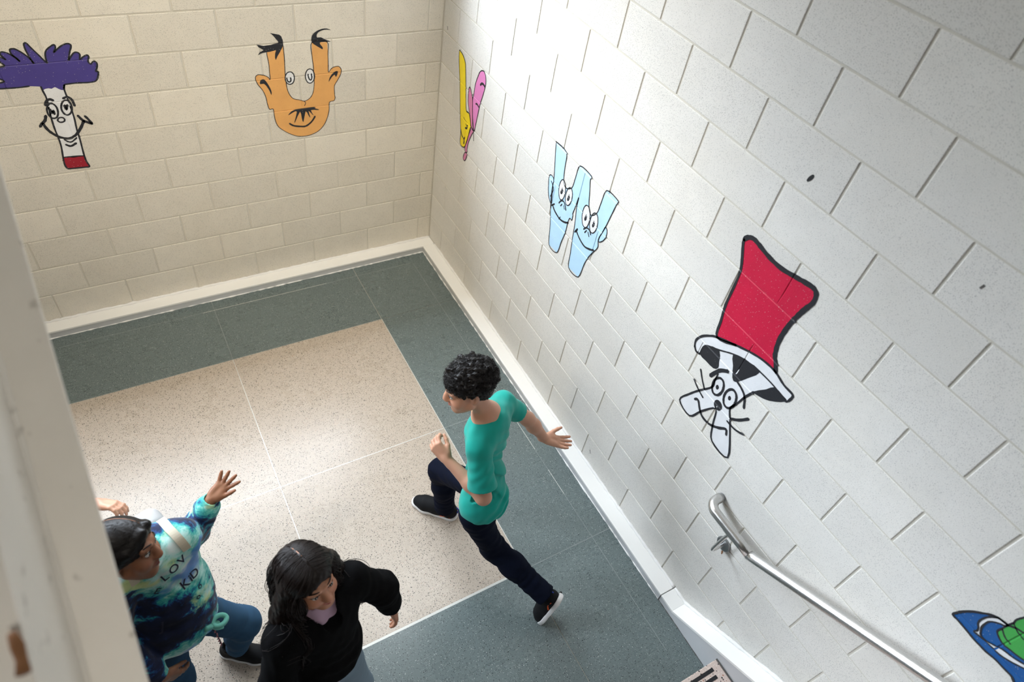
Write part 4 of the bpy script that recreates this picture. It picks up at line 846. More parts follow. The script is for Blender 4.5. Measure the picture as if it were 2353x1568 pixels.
    def mesh(s):
        D = s.D; h = s.h
        ins = D < 0
        act = np.zeros(tuple(np.array(D.shape) - 1), bool)
        c = ins[:-1, :-1, :-1]
        for dx in (0, 1):
            for dy in (0, 1):
                for dz in (0, 1):
                    act |= (ins[dx:D.shape[0] - 1 + dx, dy:D.shape[1] - 1 + dy, dz:D.shape[2] - 1 + dz] != c)
        I = np.argwhere(act)
        if len(I) == 0: return np.zeros((0, 3)), np.zeros((0, 4), int)
        vid = np.full(act.shape, -1, np.int32); vid[act] = np.arange(len(I))
        off = np.array([(a, b, c2) for a in (0, 1) for b in (0, 1) for c2 in (0, 1)])
        val = np.stack([D[I[:, 0] + o[0], I[:, 1] + o[1], I[:, 2] + o[2]] for o in off], 1)
        acc = np.zeros((len(I), 3)); cnt = np.zeros(len(I))
        for i in range(8):
            for j in range(i + 1, 8):
                if np.abs(off[i] - off[j]).sum() != 1: continue
                a, b = val[:, i], val[:, j]; m = (a < 0) != (b < 0)
                t = np.where(m, a / np.where(m, a - b, 1), 0)
                p = off[i][None] + t[:, None] * (off[j] - off[i])[None]
                acc += p * m[:, None]; cnt += m
        P = (I + acc / cnt[:, None]) * h + s.lo
        F = []
        for ax in range(3):
            sh = [slice(None)] * 3; sh2 = [slice(None)] * 3
            sh[ax] = slice(0, -1); sh2[ax] = slice(1, None)
            A = ins[tuple(sh)]; B = ins[tuple(sh2)]
            E = np.argwhere(A != B); u, v = (ax + 1) % 3, (ax + 2) % 3
            ok = (E[:, u] > 0) & (E[:, v] > 0) & (E[:, u] < D.shape[u] - 1) & (E[:, v] < D.shape[v] - 1); E = E[ok]
            du = np.zeros(3, int); du[u] = 1; dv2 = np.zeros(3, int); dv2[v] = 1
            g = lambda Q: vid[Q[:, 0], Q[:, 1], Q[:, 2]]
            q = np.stack([g(E - du - dv2), g(E - dv2), g(E), g(E - du)], 1)
            fl = A[E[:, 0], E[:, 1], E[:, 2]]
            q = np.where(fl[:, None], q, q[:, ::-1]); F.append(q)
        return P, np.concatenate(F)

def relax(P, F, it=1, w=0.5):
    """light smoothing so the cloth and skin read as continuous surfaces"""
    E = np.concatenate([F[:, [0, 1]], F[:, [1, 2]], F[:, [2, 3]], F[:, [3, 0]]]); E = np.concatenate([E, E[:, ::-1]])
    deg = np.bincount(E[:, 0], minlength=len(P)).astype(float)
    for _ in range(it):
        S = np.stack([np.bincount(E[:, 0], weights=P[E[:, 1], i], minlength=len(P)) for i in range(3)], 1) / np.maximum(deg, 1)[:, None]
        P = P * (1 - w) + S * w
    return P

def quad_obj(name, P, F, mat, parent, cols=None):
    base = np.array(origin_of(parent)) if parent is not None else np.zeros(3)
    me = bpy.data.meshes.new(name); n, m = len(P), len(F)
    me.vertices.add(n); me.vertices.foreach_set('co', (P - base).astype(np.float32).ravel())
    me.loops.add(4 * m); me.loops.foreach_set('vertex_index', F.astype(np.int32).ravel())
    me.polygons.add(m); me.polygons.foreach_set('loop_start', np.arange(0, 4 * m, 4, dtype=np.int32))
    me.polygons.foreach_set('use_smooth', np.ones(m, bool)); me.update(calc_edges=True); me.validate()
    if cols is not None:
        at = me.color_attributes.new('tone', 'FLOAT_COLOR', 'POINT')
        at.data.foreach_set('color', np.concatenate([cols, np.ones((n, 1))], 1).astype(np.float32).ravel())
    me.materials.append(mat)
    o = bpy.data.objects.new(name, me); return link(o, parent)

def join_pf(parts):
    P, F, n = [], [], 0
    for p, f in parts: P.append(p); F.append(f + n); n += len(p)
    return np.concatenate(P), np.concatenate(F)

def frame(fwd, up=(0, 0, 1)):
    f = unit(fwd); l = unit(np.cross(up, f)); u = np.cross(f, l)
    return np.stack([l, f, u])                        # rows: left, forward, up

# ---- materials of people
def mat_skin(name, base, lip):
    t = NT(name); a = t.n('ShaderNodeAttribute'); a.attribute_name = 'tone'
    s = t.n('ShaderNodeSeparateColor'); t.l(a.outputs['Color'], s.inputs[0])
    n = t.noise(t.obj(), 22, 3)
    c = t.mix(n, tuple(x * 0.92 for x in base), tuple(min(1, x * 1.06) for x in base))
    c = t.mix(s.outputs[0], c, lip)
    c = t.mix(s.outputs[1], c, (base[0] * 1.02, base[1] * 0.78, base[2] * 0.72))
    t.set(col=c, rough=0.45, spec=0.4, sss=0.12, normal=t.bump(t.noise(t.obj(), 500, 2), 0.08, 0.001))
    t.b.inputs['Subsurface Radius'].default_value = (0.012, 0.005, 0.003); t.b.inputs['Subsurface Scale'].default_value = 0.4
    return t.m
def mat_cloth(name, col, rough=0.85, scale=700, var=0.12, bump=0.25, sheen=0.15, spec=0.2):
    t = NT(name); p = t.obj()
    c = t.mix(t.noise(p, 9, 3), tuple(x * (1 - var) for x in col), tuple(min(1, x * (1 + var)) for x in col))
    t.set(col=c, rough=rough, spec=spec, sheen=sheen, normal=t.bump(t.noise(p, scale, 2), bump, 0.0012)); return t.m
def mat_denim(name, col):
    t = NT(name); p = t.obj()
    w = t.n('ShaderNodeTexWave'); w.inputs['Scale'].default_value = 160; w.inputs['Distortion'].default_value = 2.0; t.l(p, w.inputs['Vector'])
    c = t.mix(t.noise(p, 7, 4), tuple(x * 0.78 for x in col), tuple(min(1, x * 1.2) for x in col))
    c = t.mix(t.math('MULTIPLY', w.outputs['Fac'], 0.18), c, tuple(min(1, x * 1.6 + .004) for x in col))
    t.set(col=c, rough=0.85, spec=0.10, normal=t.bump(w.outputs['Fac'], 0.15, 0.001)); return t.m
def mat_hair(name, col):
    t = NT(name); p = t.obj()
    n = t.noise(p, 60, 4)
    t.set(col=t.mix(n, tuple(x * 0.6 for x in col), tuple(x * 1.5 for x in col)), rough=0.42, spec=0.22, normal=t.bump(t.noise(p, 260, 3), 0.4, 0.002)); return t.m
def mat_tiedye():
    t = NT('tie_dye_fleece'); p = t.obj()
    mp = t.n('ShaderNodeMapping'); mp.inputs['Rotation'].default_value = (0.5, 0.4, 0.7); mp.inputs['Scale'].default_value = (1.0, 1.0, 1.9); t.l(p, mp.inputs['Vector'])
    d = t.n('ShaderNodeTexNoise'); d.inputs['Scale'].default_value = 9; d.inputs['Detail'].default_value = 3; t.l(mp.outputs[0], d.inputs['Vector'])
    ad = t.n('ShaderNodeMixRGB'); ad.blend_type = 'ADD'; ad.inputs[0].default_value = 0.10; t.l(mp.outputs[0], ad.inputs[1]); t.l(d.outputs['Color'], ad.inputs[2])
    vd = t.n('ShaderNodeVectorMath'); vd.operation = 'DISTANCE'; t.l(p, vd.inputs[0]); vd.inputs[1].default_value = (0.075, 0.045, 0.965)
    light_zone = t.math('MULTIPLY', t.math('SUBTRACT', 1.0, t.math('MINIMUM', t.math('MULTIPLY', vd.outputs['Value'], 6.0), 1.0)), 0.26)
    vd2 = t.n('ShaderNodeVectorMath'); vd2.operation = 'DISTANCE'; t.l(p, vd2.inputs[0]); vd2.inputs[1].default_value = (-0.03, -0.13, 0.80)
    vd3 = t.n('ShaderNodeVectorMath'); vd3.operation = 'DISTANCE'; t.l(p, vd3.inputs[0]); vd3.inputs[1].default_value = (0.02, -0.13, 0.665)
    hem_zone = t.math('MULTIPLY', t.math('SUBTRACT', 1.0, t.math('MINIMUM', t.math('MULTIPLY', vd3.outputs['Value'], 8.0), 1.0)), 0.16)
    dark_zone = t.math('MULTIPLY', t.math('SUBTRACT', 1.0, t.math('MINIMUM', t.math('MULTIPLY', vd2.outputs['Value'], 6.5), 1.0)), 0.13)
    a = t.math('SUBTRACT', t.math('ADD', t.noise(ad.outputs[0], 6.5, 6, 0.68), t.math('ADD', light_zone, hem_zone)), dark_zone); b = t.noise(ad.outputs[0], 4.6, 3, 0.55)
    c = t.ramp(a, [(0.30, (0.003, 0.006, 0.022)), (0.45, (0.006, 0.012, 0.045)), (0.485, (0.010, 0.05, 0.17)), (0.52, (0.015, 0.26, 0.30)), (0.57, (0.10, 0.50, 0.44)), (0.64, (0.42, 0.74, 0.68)), (0.74, (0.66, 0.76, 0.74))])
    yel = t.math('MULTIPLY', t.ramp(b, [(0.60, (0, 0, 0)), (0.68, (1, 1, 1))]), t.ramp(a, [(0.50, (0, 0, 0)), (0.58, (1, 1, 1))]))
    c = t.mix(t.math('MULTIPLY', yel, 0.75), c, (0.62, 0.66, 0.22))
    bl = t.math('MULTIPLY', t.ramp(b, [(0.34, (1, 1, 1)), (0.42, (0, 0, 0))]), t.ramp(a, [(0.48, (0, 0, 0)), (0.54, (1, 1, 1))]))
    c = t.mix(t.math('MULTIPLY', bl, 0.8), c, (0.05, 0.20, 0.62))
    t.set(col=c, rough=0.85, spec=0.2, sheen=0.2, normal=t.bump(t.noise(p, 600, 2), 0.2, 0.0012)); return t.m
M['skin_boy'] = mat_skin('skin_light_brown', (0.50, 0.265, 0.175), (0.40, 0.15, 0.125))
M['skin_girl'] = mat_skin('skin_brown', (0.27, 0.118, 0.064), (0.21, 0.07, 0.052))
M['skin_girl_b'] = mat_skin('skin_tan', (0.43, 0.205, 0.122), (0.36, 0.10, 0.085))
M['hair_black'] = mat_hair('black_hair', (0.0055, 0.0042, 0.004))
M['hair_brown'] = mat_hair('dark_brown_hair', (0.0085, 0.0050, 0.0040))
M['teal'] = mat_cloth('teal_cotton', (0.003, 0.29, 0.235), 0.8)
M['navy_denim'] = mat_denim('navy_denim', (0.0017, 0.0034, 0.0115))
M['blue_denim'] = mat_denim('blue_denim', (0.032, 0.078, 0.140))
M['light_denim'] = mat_denim('light_denim', (0.165, 0.225, 0.275))
M['black_knit'] = mat_cloth('black_knit', (0.0028, 0.0028, 0.0032), 0.95, 300, 0.15, 0.4, 0.0, 0.08)
M['lilac'] = mat_cloth('lilac_cotton', (0.42, 0.29, 0.38), 0.85)
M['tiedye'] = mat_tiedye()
M['mint'] = mat_cloth('mint_fleece', (0.16, 0.50, 0.42), 0.85)
M['shoe_black'] = simple('black_mesh_shoe', (0.006, 0.0065, 0.008), 0.7, bump=(500, 0.5, 0.002), var=0.2, spec=0.2)
M['shoe_white'] = simple('white_rubber_sole', (0.72, 0.71, 0.70), 0.5, var=0.06)
M['shoe_orange'] = simple('orange_shoe_trim', (0.75, 0.10, 0.015), 0.5)
M['lace_blue'] = simple('blue_tab', (0.02, 0.06, 0.42), 0.6)
M['lace'] = simple('black_lace', (0.01, 0.01, 0.011), 0.8)
M['eye_white'] = simple('eye_white', (0.72, 0.70, 0.67), 0.2)
M['eye_dark'] = simple('dark_iris', (0.018, 0.010, 0.007), 0.15)
M['print_navy'] = simple('navy_print', (0.010, 0.012, 0.035), 0.7)
M['strap_cream'] = simple('cream_strap', (0.58, 0.52, 0.40), 0.7, bump=(400, 0.3, 0.001))
M['bag_grey'] = simple('pale_grey_bag', (0.40, 0.39, 0.39), 0.7, var=0.05)
M['cord_pink'] = simple('pink_cord', (0.50, 0.16, 0.20), 0.7)
M['bead_dark'] = simple('dark_cord', (0.05, 0.04, 0.05), 0.7)
M['gold'] = simple('gold_chain', (0.75, 0.50, 0.20), 0.3, 1.0)

def make_head(v, c, fr, s=1.0):
    """adds a child's head to a volume; fr rows are left, forward, up"""
    W = lambda x, y, z: c + s * (x * fr[0] + y * fr[1] + z * fr[2])
    q = s
    v.ell(W(0, -.012, .034), (.072 * q, .089 * q, .080 * q), fr, .02)
    v.ell(W(0, .030, -.036), (.056 * q, .056 * q, .074 * q), fr, .03)
    v.cone(W(0, .060, -.086), W(0, .062, -.082), .021 * q, .021 * q, .022)
    for e in (-1, 1):
        v.ell(W(e * .036, .055, -.036), (.026 * q, .024 * q, .027 * q), fr, .022)
        v.cone(W(e * .052, .008, -.058), W(e * .012, .062, -.092), .016 * q, .015 * q, .022)
        v.cone(W(e * .016, .083, .026), W(e * .046, .070, .024), .010 * q, .009 * q, .016)       # brow ridge
        v.ell(W(e * .031, .092, .004), (.017 * q, .012 * q, .012 * q), fr, .010, 'sub')          # socket
        v.chain([W(e * .046, .069, .006), W(e * .038, .0800, .0150), W(e * .029, .0840, .0160), W(e * .017, .080, .0065)], [.0028 * q] * 4, .004)   # upper lid
        v.chain([W(e * .045, .069, .002), W(e * .031, .0815, -.0065), W(e * .018, .080, .001)], [.0034 * q] * 3, .005)
        v.ell(W(e * .074, -.012, -.004), (.010 * q, .020 * q, .031 * q), fr, .008)               # ear
        v.ell(W(e * .083, -.006, .002), (.006 * q, .010 * q, .017 * q), fr, .004, 'sub')
        v.cone(W(e * .011, .090, -.030), W(e * .008, .094, -.030), .0085 * q, .009 * q, .006)    # nostril wing
        v.cone(W(e * .019, .079, -.057), W(e * .003, .0885, -.0525), .0050 * q, .0065 * q, .005) # lips
        v.cone(W(e * .016, .079, -.0605), W(e * .002, .0875, -.0635), .0050 * q, .0070 * q, .005)
    v.chain([W(0, .084, .014), W(0, .094, -.010), W(0, .101, -.026)], [.0085 * q, .0095 * q, .0115 * q], .014)
    v.cone(W(-.015, .0905, -.0582), W(.015, .0905, -.0582), .0022 * q, .0022 * q, .003, 'sub')
    return W

def head_tone(P, c, fr, s=1.0):
    L = ((P - c) @ fr.T) / s
    lip = np.exp(-((L[:, 0] / .021) ** 4 + ((L[:, 2] + .058) / .0095) ** 4)) * (L[:, 1] > .06)
    chk = np.exp(-(((np.abs(L[:, 0]) - .038) / .02) ** 2 + ((L[:, 2] + .032) / .02) ** 2)) * (L[:, 1] > .03) * 0.6
    nose = np.exp(-((L[:, 0] / .014) ** 2 + ((L[:, 2] + .028) / .016) ** 2)) * (L[:, 1] > .085) * 0.5
    return np.stack([lip, np.clip(chk + nose, 0, 1), np.zeros(len(P))], 1)

def face_parts(c, fr, s, parent, hairmat, look=(0, 0)):
    W = lambda x, y, z: c + s * (x * fr[0] + y * fr[1] + z * fr[2])
    for e in (-1, 1):
        bm = bmesh.new(); bmesh.ops.create_uvsphere(bm, u_segments=20, v_segments=14, radius=.0130 * s)
        ec = W(e * .031, .0735, .0035)
        bmesh.ops.translate(bm, verts=bm.verts, vec=Vector(ec)); eye = bm_obj('eye', bm, M['eye_white'], parent, True)
        g = unit(fr[1] + look[0] * fr[0] + look[1] * fr[2]); ic = ec + g * .0105 * s
        V, F = tube_geo([ic - g * .003, ic + g * .0005, ic + g * .0022], [.0072 * s, .0072 * s, .0048 * s], 14); mesh_obj('iris', V, F, M['eye_dark'], eye, True)
        pts = catmull([W(e * .015, .0910, .0300), W(e * .026, .0905, .0345), W(e * .040, .0815, .0350), W(e * .050, .0690, .0290)], 4)
        n = len(pts); V, F = tube_geo(pts, [0.0007 + .0017 * s * math.sin(PI * (i + .6) / n) for i in range(n)], 6); mesh_obj('eyebrow', V, F, hairmat, parent, True)
        pts = catmull([W(e * .0465, .0725, .0055), W(e * .038, .0855, .0125), W(e * .029, .0890, .0135), W(e * .018, .0850, .0050)], 3)
        V, F = tube_geo(pts, .0011 * s, 5); mesh_obj('eyelash', V, F, M['hair_black'], parent, True)

def make_hand(v, w, fdir, palm, thumb_side, s=1.0, curl=(0.2,) * 4, spread=0.10, thumb=(0.6, 0.35), thumb_curl=0.2):
    """w wrist, fdir towards the knuckles, palm = direction the palm faces, thumb_side +1/-1 along cross(fdir, palm)"""
    y = unit(fdir); z = unit(palm - (palm @ y) * y); x = np.cross(y, z) * thumb_side
    W = lambda a, b, c: w + s * (a * x + b * y + c * z)
    tips = []
    v.cone(W(0, -.02, 0), W(0, .012, 0), .0190 * s, .0185 * s, .012)
    for a, b in ((.020, .070), (.007, .074), (-.008, .072), (-.021, .066)):
        v.cone(W(a * .6, .012, 0), W(a, b, -.001), .0125 * s, .0102 * s, .010)
    v.ell(W(.016, .032, .006), (.017 * s, .026 * s, .013 * s), np.stack([x, y, z]), .012)
    v.ell(W(-.016, .030, .004), (.012 * s, .026 * s, .012 * s), np.stack([x, y, z]), .012)
    for i, (a, L) in enumerate(((.021, .062), (.007, .068), (-.008, .063), (-.022, .050))):
        p = W(a, .072 - .004 * (i == 3), -.001); ang = spread * (1.5 - i) ; c = curl[i]
        d = y * math.cos(ang) + x * math.sin(ang); bend = 0.0; r = [.0086, .0080, .0074, .0062]
        for k, f in enumerate((.44, .31, .25)):
            bend += c * (0.8 if k == 0 else 1.1)
            dd = d * math.cos(bend) + z * math.sin(bend); p2 = p + s * L * f * dd
            v.cone(p, p2, r[k] * s, r[k + 1] * s, .0035); p = p2
        tips.append(p)
    p = W(.020, .020, .004); d = unit(x * math.sin(thumb[0]) + y * math.cos(thumb[0]) + z * thumb[1])
    p2 = p + s * .030 * d; v.cone(p, p2, .0125 * s, .0095 * s, .010)
    d = unit(d + thumb_curl * (y - .6 * x)); p3 = p2 + s * .026 * d; v.cone(p2, p3, .0092 * s, .0084 * s, .004)
    p4 = p3 + s * .020 * unit(d + thumb_curl * y); v.cone(p3, p4, .0084 * s, .0064 * s, .004)
    return tips

def bounds(pts, m): P = np.array(pts); return P.min(0) - m, P.max(0) + m

def torso(v, J, fr, g=0.0, k=0.05, s=1.0):
    """pelvis, waist, chest, shoulders around the joints; g grows it for clothing"""
    ch, wa, pe, nb = J['chest'], J['waist'], J['pelvis'], J['neckb']
    up = unit(ch - pe); l = unit(J['shL'] - J['shR']); f = unit(np.cross(l, up)); l = np.cross(up, f); Ft = np.stack([l, f, up])
    v.ell(pe, ((.125 + g) * s, (.092 + g) * s, (.095 + g) * s), fr, k)
    v.ell(wa, ((.112 + g) * s, (.082 + g) * s, (.12 + g) * s), Ft, k)
    v.ell(ch, ((.122 + g) * s, (.088 + g) * s, (.125 + g) * s), Ft, k)
    mid = (J['shL'] + J['shR']) / 2
    for sd in ('shL', 'shR'): v.cone(mid + .25 * (J[sd] - mid), J[sd], (.054 + g) * s, (.040 + g) * s, k)
    return Ft

def shoe(name, heel, toe, up, parent, side, style, s=1.0):
    """trainer with upper, sole, laces; heel and toe at sole level"""
    f = unit(toe - heel); upv = unit(up - (up @ f) * f); l = np.cross(upv, f); L = np.linalg.norm(toe - heel); fr = np.stack([l, f, upv])
    W = lambda a, b, c: heel + a * l + b * L * f + c * upv
    root = bpy.data.objects.new(name, None); link(root, parent); root.location = Vector(heel) - origin_of(parent)
    lo, hi = bounds([W(a, b, c) for a in (-.06, .06) for b in (-.15, 1.15) for c in (-.01, .13)], .01)
    v = Vol(lo, hi, .0035)
    v.chain([W(0, .12, .045), W(.002, .45, .042), W(.002, .72, .036), W(.0, .88, .030)], [.034 * s, .035 * s, .038 * s, .030 * s], .02)
    v.cone(W(0, .14, .05), W(0, .20, .088), .035 * s, .036 * s, .02)
    v.cone(W(0, .35, .05), W(0, .55, .048), .034 * s, .034 * s, .02)
    v.plane(W(0, 0, .016), -upv)
    v.cone(W(0, .18, .085), W(0, .16, .14), .027 * s, .034 * s, .0, 'sub')
    P, F = v.mesh(); quad_obj('upper', relax(P, F, 1), F, M['shoe_black'], root)
    v = Vol(lo, hi, .0035)
    v.chain([W(0, .10, .014), W(.0, .40, .014), W(.002, .70, .014), W(0, .90, .014)], [.038 * s, .036 * s, .042 * s, .034 * s], .02)
    v.plane(W(0, 0, .001), -upv); v.plane(W(0, 0, .024 if style == 'chunky' else .020), upv)
    P, F = v.mesh(); sole = quad_obj('sole', relax(P, F, 1), F, M['shoe_white'], root)
    if style == 'chunky':
        for e in (-1, 1):
            pts = catmull([W(e * .040, .30, .030), W(e * .040, .18, .044), W(e * .038, .06, .040)], 4)
            V, F2 = tube_geo(pts, [.0035] * len(pts), 6); mesh_obj('side_flash', V, F2, M['shoe_orange'], root, True)
        V, F2 = tube_geo(catmull([W(0, -.05, .055), W(0, -.07, .085), W(0, -.02, .105)], 4), .004, 6); mesh_obj('heel_tab', V, F2, M['lace_blue'], root, True)
        V, F2 = tube_geo(catmull([W(-.042, .02, .018), W(-.044, .2, .020), W(-.042, .4, .020)], 4), .006, 6); mesh_obj('heel_block', V, F2, M['shoe_black'], root, True)
    for i in range(4):
        b = .40 + .075 * i; z = .082 - .008 * i - .010
        V, F2 = tube_geo(catmull([W(-.020, b, z - .006), W(0, b + .02, z + .006), W(.020, b, z - .006)], 4), .0028, 6); mesh_obj('lace', V, F2, M['lace'], root, True)
    return root

def strands(name, curves, r0, mat, parent, sides=4):
    Vs, Fs, n = [], [], 0
    for c in curves:
        m = len(c); t = np.linspace(0, 1, m); R = r0 * (1 - 0.75 * t ** 2)
        V, F = tube_geo(c, R, sides, False); Vs.append(V); Fs.append(np.array(F) + n); n += len(V)
    P = np.concatenate(Vs); F = np.concatenate(Fs)
    o = quad_obj(name, P, F, mat, parent); o['kind'] = 'stuff'; return o
# ------------------------------------------------------------------ person in a teal shirt, striding across the landing
def sleeve_chain(v, a, b, c, ra, rb, rc, k=.03):
    v.cone(a, b, ra, rb, k); v.cone(b, c, rb, rc, k)

def hair_cap(c, fr, s, blobs=None, grow=0.0, seed=1, h=.0035):
    W = lambda x, y, z: c + s * (x * fr[0] + y * fr[1] + z * fr[2])
    lo, hi = bounds([c], .17 * s); v = Vol(lo, hi, h)
    return v, W

def build_boy():
    J = {k: V3(*p) for k, p in dict(head=(-.962, -2.338, 1.280), neckb=(-.880, -2.385, 1.105), chest=(-.872, -2.402, .985), waist=(-.905, -2.492, .80), pelvis=(-.928, -2.555, .665),
        shL=(-.968, -2.497, 1.055), elL=(-.988, -2.622, .862), wrL=(-1.070, -2.420, .925), shR=(-.748, -2.316, 1.045), elR=(-.605, -2.345, .882), wrR=(-.508, -2.400, .735),
        hipL=(-.985, -2.590, .64), knL=(-.885, -2.655, .355), anL=(-.742, -2.905, .235), hipR=(-.880, -2.490, .655), knR=(-.950, -2.175, .405), anR=(-.925, -2.222, .085)).items()}
    root = thing('person', 'child in teal t-shirt and navy jeans striding across the landing', 'person', (-.90, -2.55, 0.0))
    fr = frame((-.45, .89, 0)); hf = frame((-.947, .25, -.19), (-.11, .20, .967))
    parts = []
    # head, neck and upper chest
    lo, hi = bounds([J['head'], J['neckb']], .16); v = Vol(lo, hi, .0030)
    W = make_head(v, J['head'], hf, 1.0)
    v.cone(W(0, -.020, -.055), J['neckb'] + V3(.01, -.01, 0), .040, .041, .03)
    v.cone(J['neckb'], (J['shL'] + J['neckb']) / 2, .045, .04, .04); v.cone(J['neckb'], (J['shR'] + J['neckb']) / 2, .045, .04, .04); v.cone(J['neckb'], J['chest'], .05, .07, .05)
    P, F = v.mesh(); parts.append((relax(P, F, 1, .4), F))
    # arms with hands
    for s_, el, wr, fd, palm, ts, cu, th, tc in (('shL', 'elL', 'wrL', V3(-.12, .30, .16), V3(.75, .30, -.55), -1, (.75, .80, .85, .95), (.55, .5), .35),
                                         ('shR', 'elR', 'wrR', V3(.86, -.36, -.36), V3(.30, -.35, .88), -1, (.12, .10, .16, .22), (.75, .25), .15)):
        lo, hi = bounds([J[s_], J[el], J[wr], J[wr] + unit(fd) * .17], .085); v = Vol(lo, hi, .0030)
        v.cone(J[s_], J[el], .041, .034, .02); mid = J[el] + .35 * (J[wr] - J[el])
        v.chain([J[el], mid, J[wr]], [.033, .034, .0215], .02)
        make_hand(v, J[wr], fd, palm, ts, 1.08, cu, .12, th, tc)
        P, F = v.mesh(); parts.append((relax(P, F, 1, .35), F))
    # trunk and legs under the clothes
    lo, hi = bounds([J['neckb'], J['pelvis'], J['anL'], J['anR'], J['shL'], J['shR']], .14); v = Vol(lo, hi, .006)
    torso(v, J, fr, -.022)
    for a in 'LR': v.chain([J['hip' + a], J['kn' + a], J['an' + a]], [.060, .046, .034], .03)
    P, F = v.mesh(); parts.append((P, F))
    nh = len(parts[0][0]); P, F = join_pf(parts)
    T = np.zeros((len(P), 3)); T[:nh] = head_tone(parts[0][0], J['head'], hf)
    body = quad_obj('body', P, F, M['skin_boy'], root, T)
    face_parts(J['head'], hf, 1.0, root, M['hair_black'])
    # curly hair
    rg = np.random.RandomState(3); c = J['head']
    lo, hi = bounds([c], .19); v = Vol(lo, hi, .0034)
    v.ell(W(0, -.018, .050), (.078, .094, .074), hf, .02); v.ell(W(0, -.050, .010), (.074, .062, .070), hf, .03)
    for i in range(480):
        d = rg.normal(size=3); d = unit(d)
        if d[2] < -.35: continue
        p = W(.084 * d[0], -.020 + .102 * d[1], .050 + .084 * d[2])
        L = (p - c) @ hf.T
        if L[1] > .055 and L[2] < .036: continue
        if abs(L[0]) > .05 and L[2] < .012 and L[1] > -.035: continue
        v.cone(p, p + rg.normal(size=3) * .006, rg.uniform(.008, .0150), rg.uniform(.006, .011), .002)
    for i in range(34):
        a = rg.uniform(0, 6.28); q_ = rg.uniform(0, .075); v.cone(W(q_ * math.cos(a), -.018 + 1.15 * q_ * math.sin(a), .115), W(1.2 * q_ * math.cos(a) + rg.normal() * .008, -.018 + 1.35 * q_ * math.sin(a) + rg.normal() * .008, .136 - 2.2 * q_ ** 2 / .075 * .3), .013, rg.uniform(.005, .010), .003)
    v.ell(W(0, .128, -.058), (.085, .080, .086), hf, .006, 'sub')
    for e in (-1, 1): v.cone(W(e * .085, .000, -.012), W(e * .085, .035, -.02), .024, .03, .006, 'sub')
    v.cone(W(0, -.03, -.105), W(0, -.09, -.115), .055, .06, .01, 'sub')
    v.ripple(.0022, .013, 5)
    P, F = v.mesh(); hair = quad_obj('hair', P, F, M['hair_black'], root)
    cur = []
    for i in range(3200):
        d = unit(rg.normal(size=3))
        if d[2] < -.25: continue
        p = W(.090 * d[0], -.020 + .110 * d[1], .052 + .090 * d[2]); L = (p - c) @ hf.T
        if (L[1] > .06 and L[2] < .042) or (abs(L[0]) > .05 and L[2] < .012 and L[1] > -.03): continue
        n = unit(p - c); t1 = unit(np.cross(n, rg.normal(size=3))); t2 = np.cross(n, t1); R = rg.uniform(.004, .010); a0 = rg.uniform(0, 6.28); rs_ = rg.uniform(.006, .020); tn = rg.uniform(1.0, 1.8)
        cur.append([p + n * (-.006 + rs_ * t / 9) + R * (t1 * math.cos(a0 + tn * 6.28 * t / 9) + t2 * math.sin(a0 + tn * 6.28 * t / 9)) for t in range(10)])
    strands('curls', cur, .0011, M['hair_black'], hair, 4)
    # t-shirt
    lo, hi = bounds([J['neckb'], J['pelvis'], J['shL'], J['shR'], J['elL'], J['elR']], .15); v = Vol(lo, hi, .004)
    JS = dict(J); JS['pelvis'] = J['pelvis'] + V3(0, 0, .02)
    Ft = torso(v, JS, fr, .012, .05, .93)
    v.ell(J['pelvis'] + V3(-.004, .0, .04), (.104, .090, .10), fr, .05)
    for a in ('shL', 'shR'): v.cone(J['neckb'] + V3(.012, -.012, -.018), J[a], .054, .042, .05)
    for a, el in (('shL', 'elL'), ('shR', 'elR')):
        e = J[a] + (.80 if a == 'shL' else .60) * (J[el] - J[a]); v.cone(J[a], e, .050, .064 if a == 'shL' else .052, .016)
    v.ripple(.0014, .075, 11, (1, 1, .5))
    v.folds(J['waist'] + V3(.03, -.06, .03), V3(.75, -.1, .65), .13, .052, .0085, .4, .01)
    v.folds(J['pelvis'] + V3(.07, -.06, .03), V3(.55, -.5, -.65), .12, .048, .0075, 1.0)
    v.folds(J['shL'] + V3(.06, .06, -.08), V3(.4, .3, .85), .09, .042, .009)
    v.folds(J['chest'] + V3(.03, -.03, -.06), V3(.5, .2, .8), .13, .055, .0065, 2.0)
    v.folds((J['shL'] + J['elL']) / 2, V3(-.5, .5, .7), .07, .040, .0045)
    v.folds(J['chest'] + V3(-.08, .06, -.05), V3(-.6, .4, .7), .12, .060, .006)
    for (p, q, r) in ((J['shL'] + V3(.03, .08, -.10), J['waist'] + V3(.06, .0, -.02), .006), (J['shL'] + V3(.07, .03, -.16), J['pelvis'] + V3(.10, .02, .08), .006), (J['waist'] + V3(-.10, -.05, .02), J['pelvis'] + V3(.06, -.10, .03), .007)):
        pass
    for a, el in (('shL', 'elL'), ('shR', 'elR')):                # open sleeve ends
        fkt = .80 if a == 'shL' else .60; e = J[a] + fkt * (J[el] - J[a]); n = unit(J[el] - J[a])
        X, Y, Z = v.grid((slice(None),) * 3)
        d = (X - e[0]) * n[0] + (Y - e[1]) * n[1] + (Z - e[2]) * n[2]
        rad = np.sqrt(np.maximum((X - e[0]) ** 2 + (Y - e[1]) ** 2 + (Z - e[2]) ** 2 - d ** 2, 0))
        m = (rad < .085) & (d > -.02) & (d < .10); v.D = np.where(m, np.maximum(v.D, d), v.D)
        v.cone(e - n * .018, e + n * .05, .050 if a == 'shL' else .043, .052 if a == 'shL' else .045, 0, 'sub')
    v.plane(J['pelvis'] + V3(0, 0, -.022), V3(.10, -.08, -1))
    # neckline
    v.ell(J['neckb'] + V3(-.028, .020, .052), (.050, .054, .050), frame((-.45, .89, 0)), .004, 'sub')
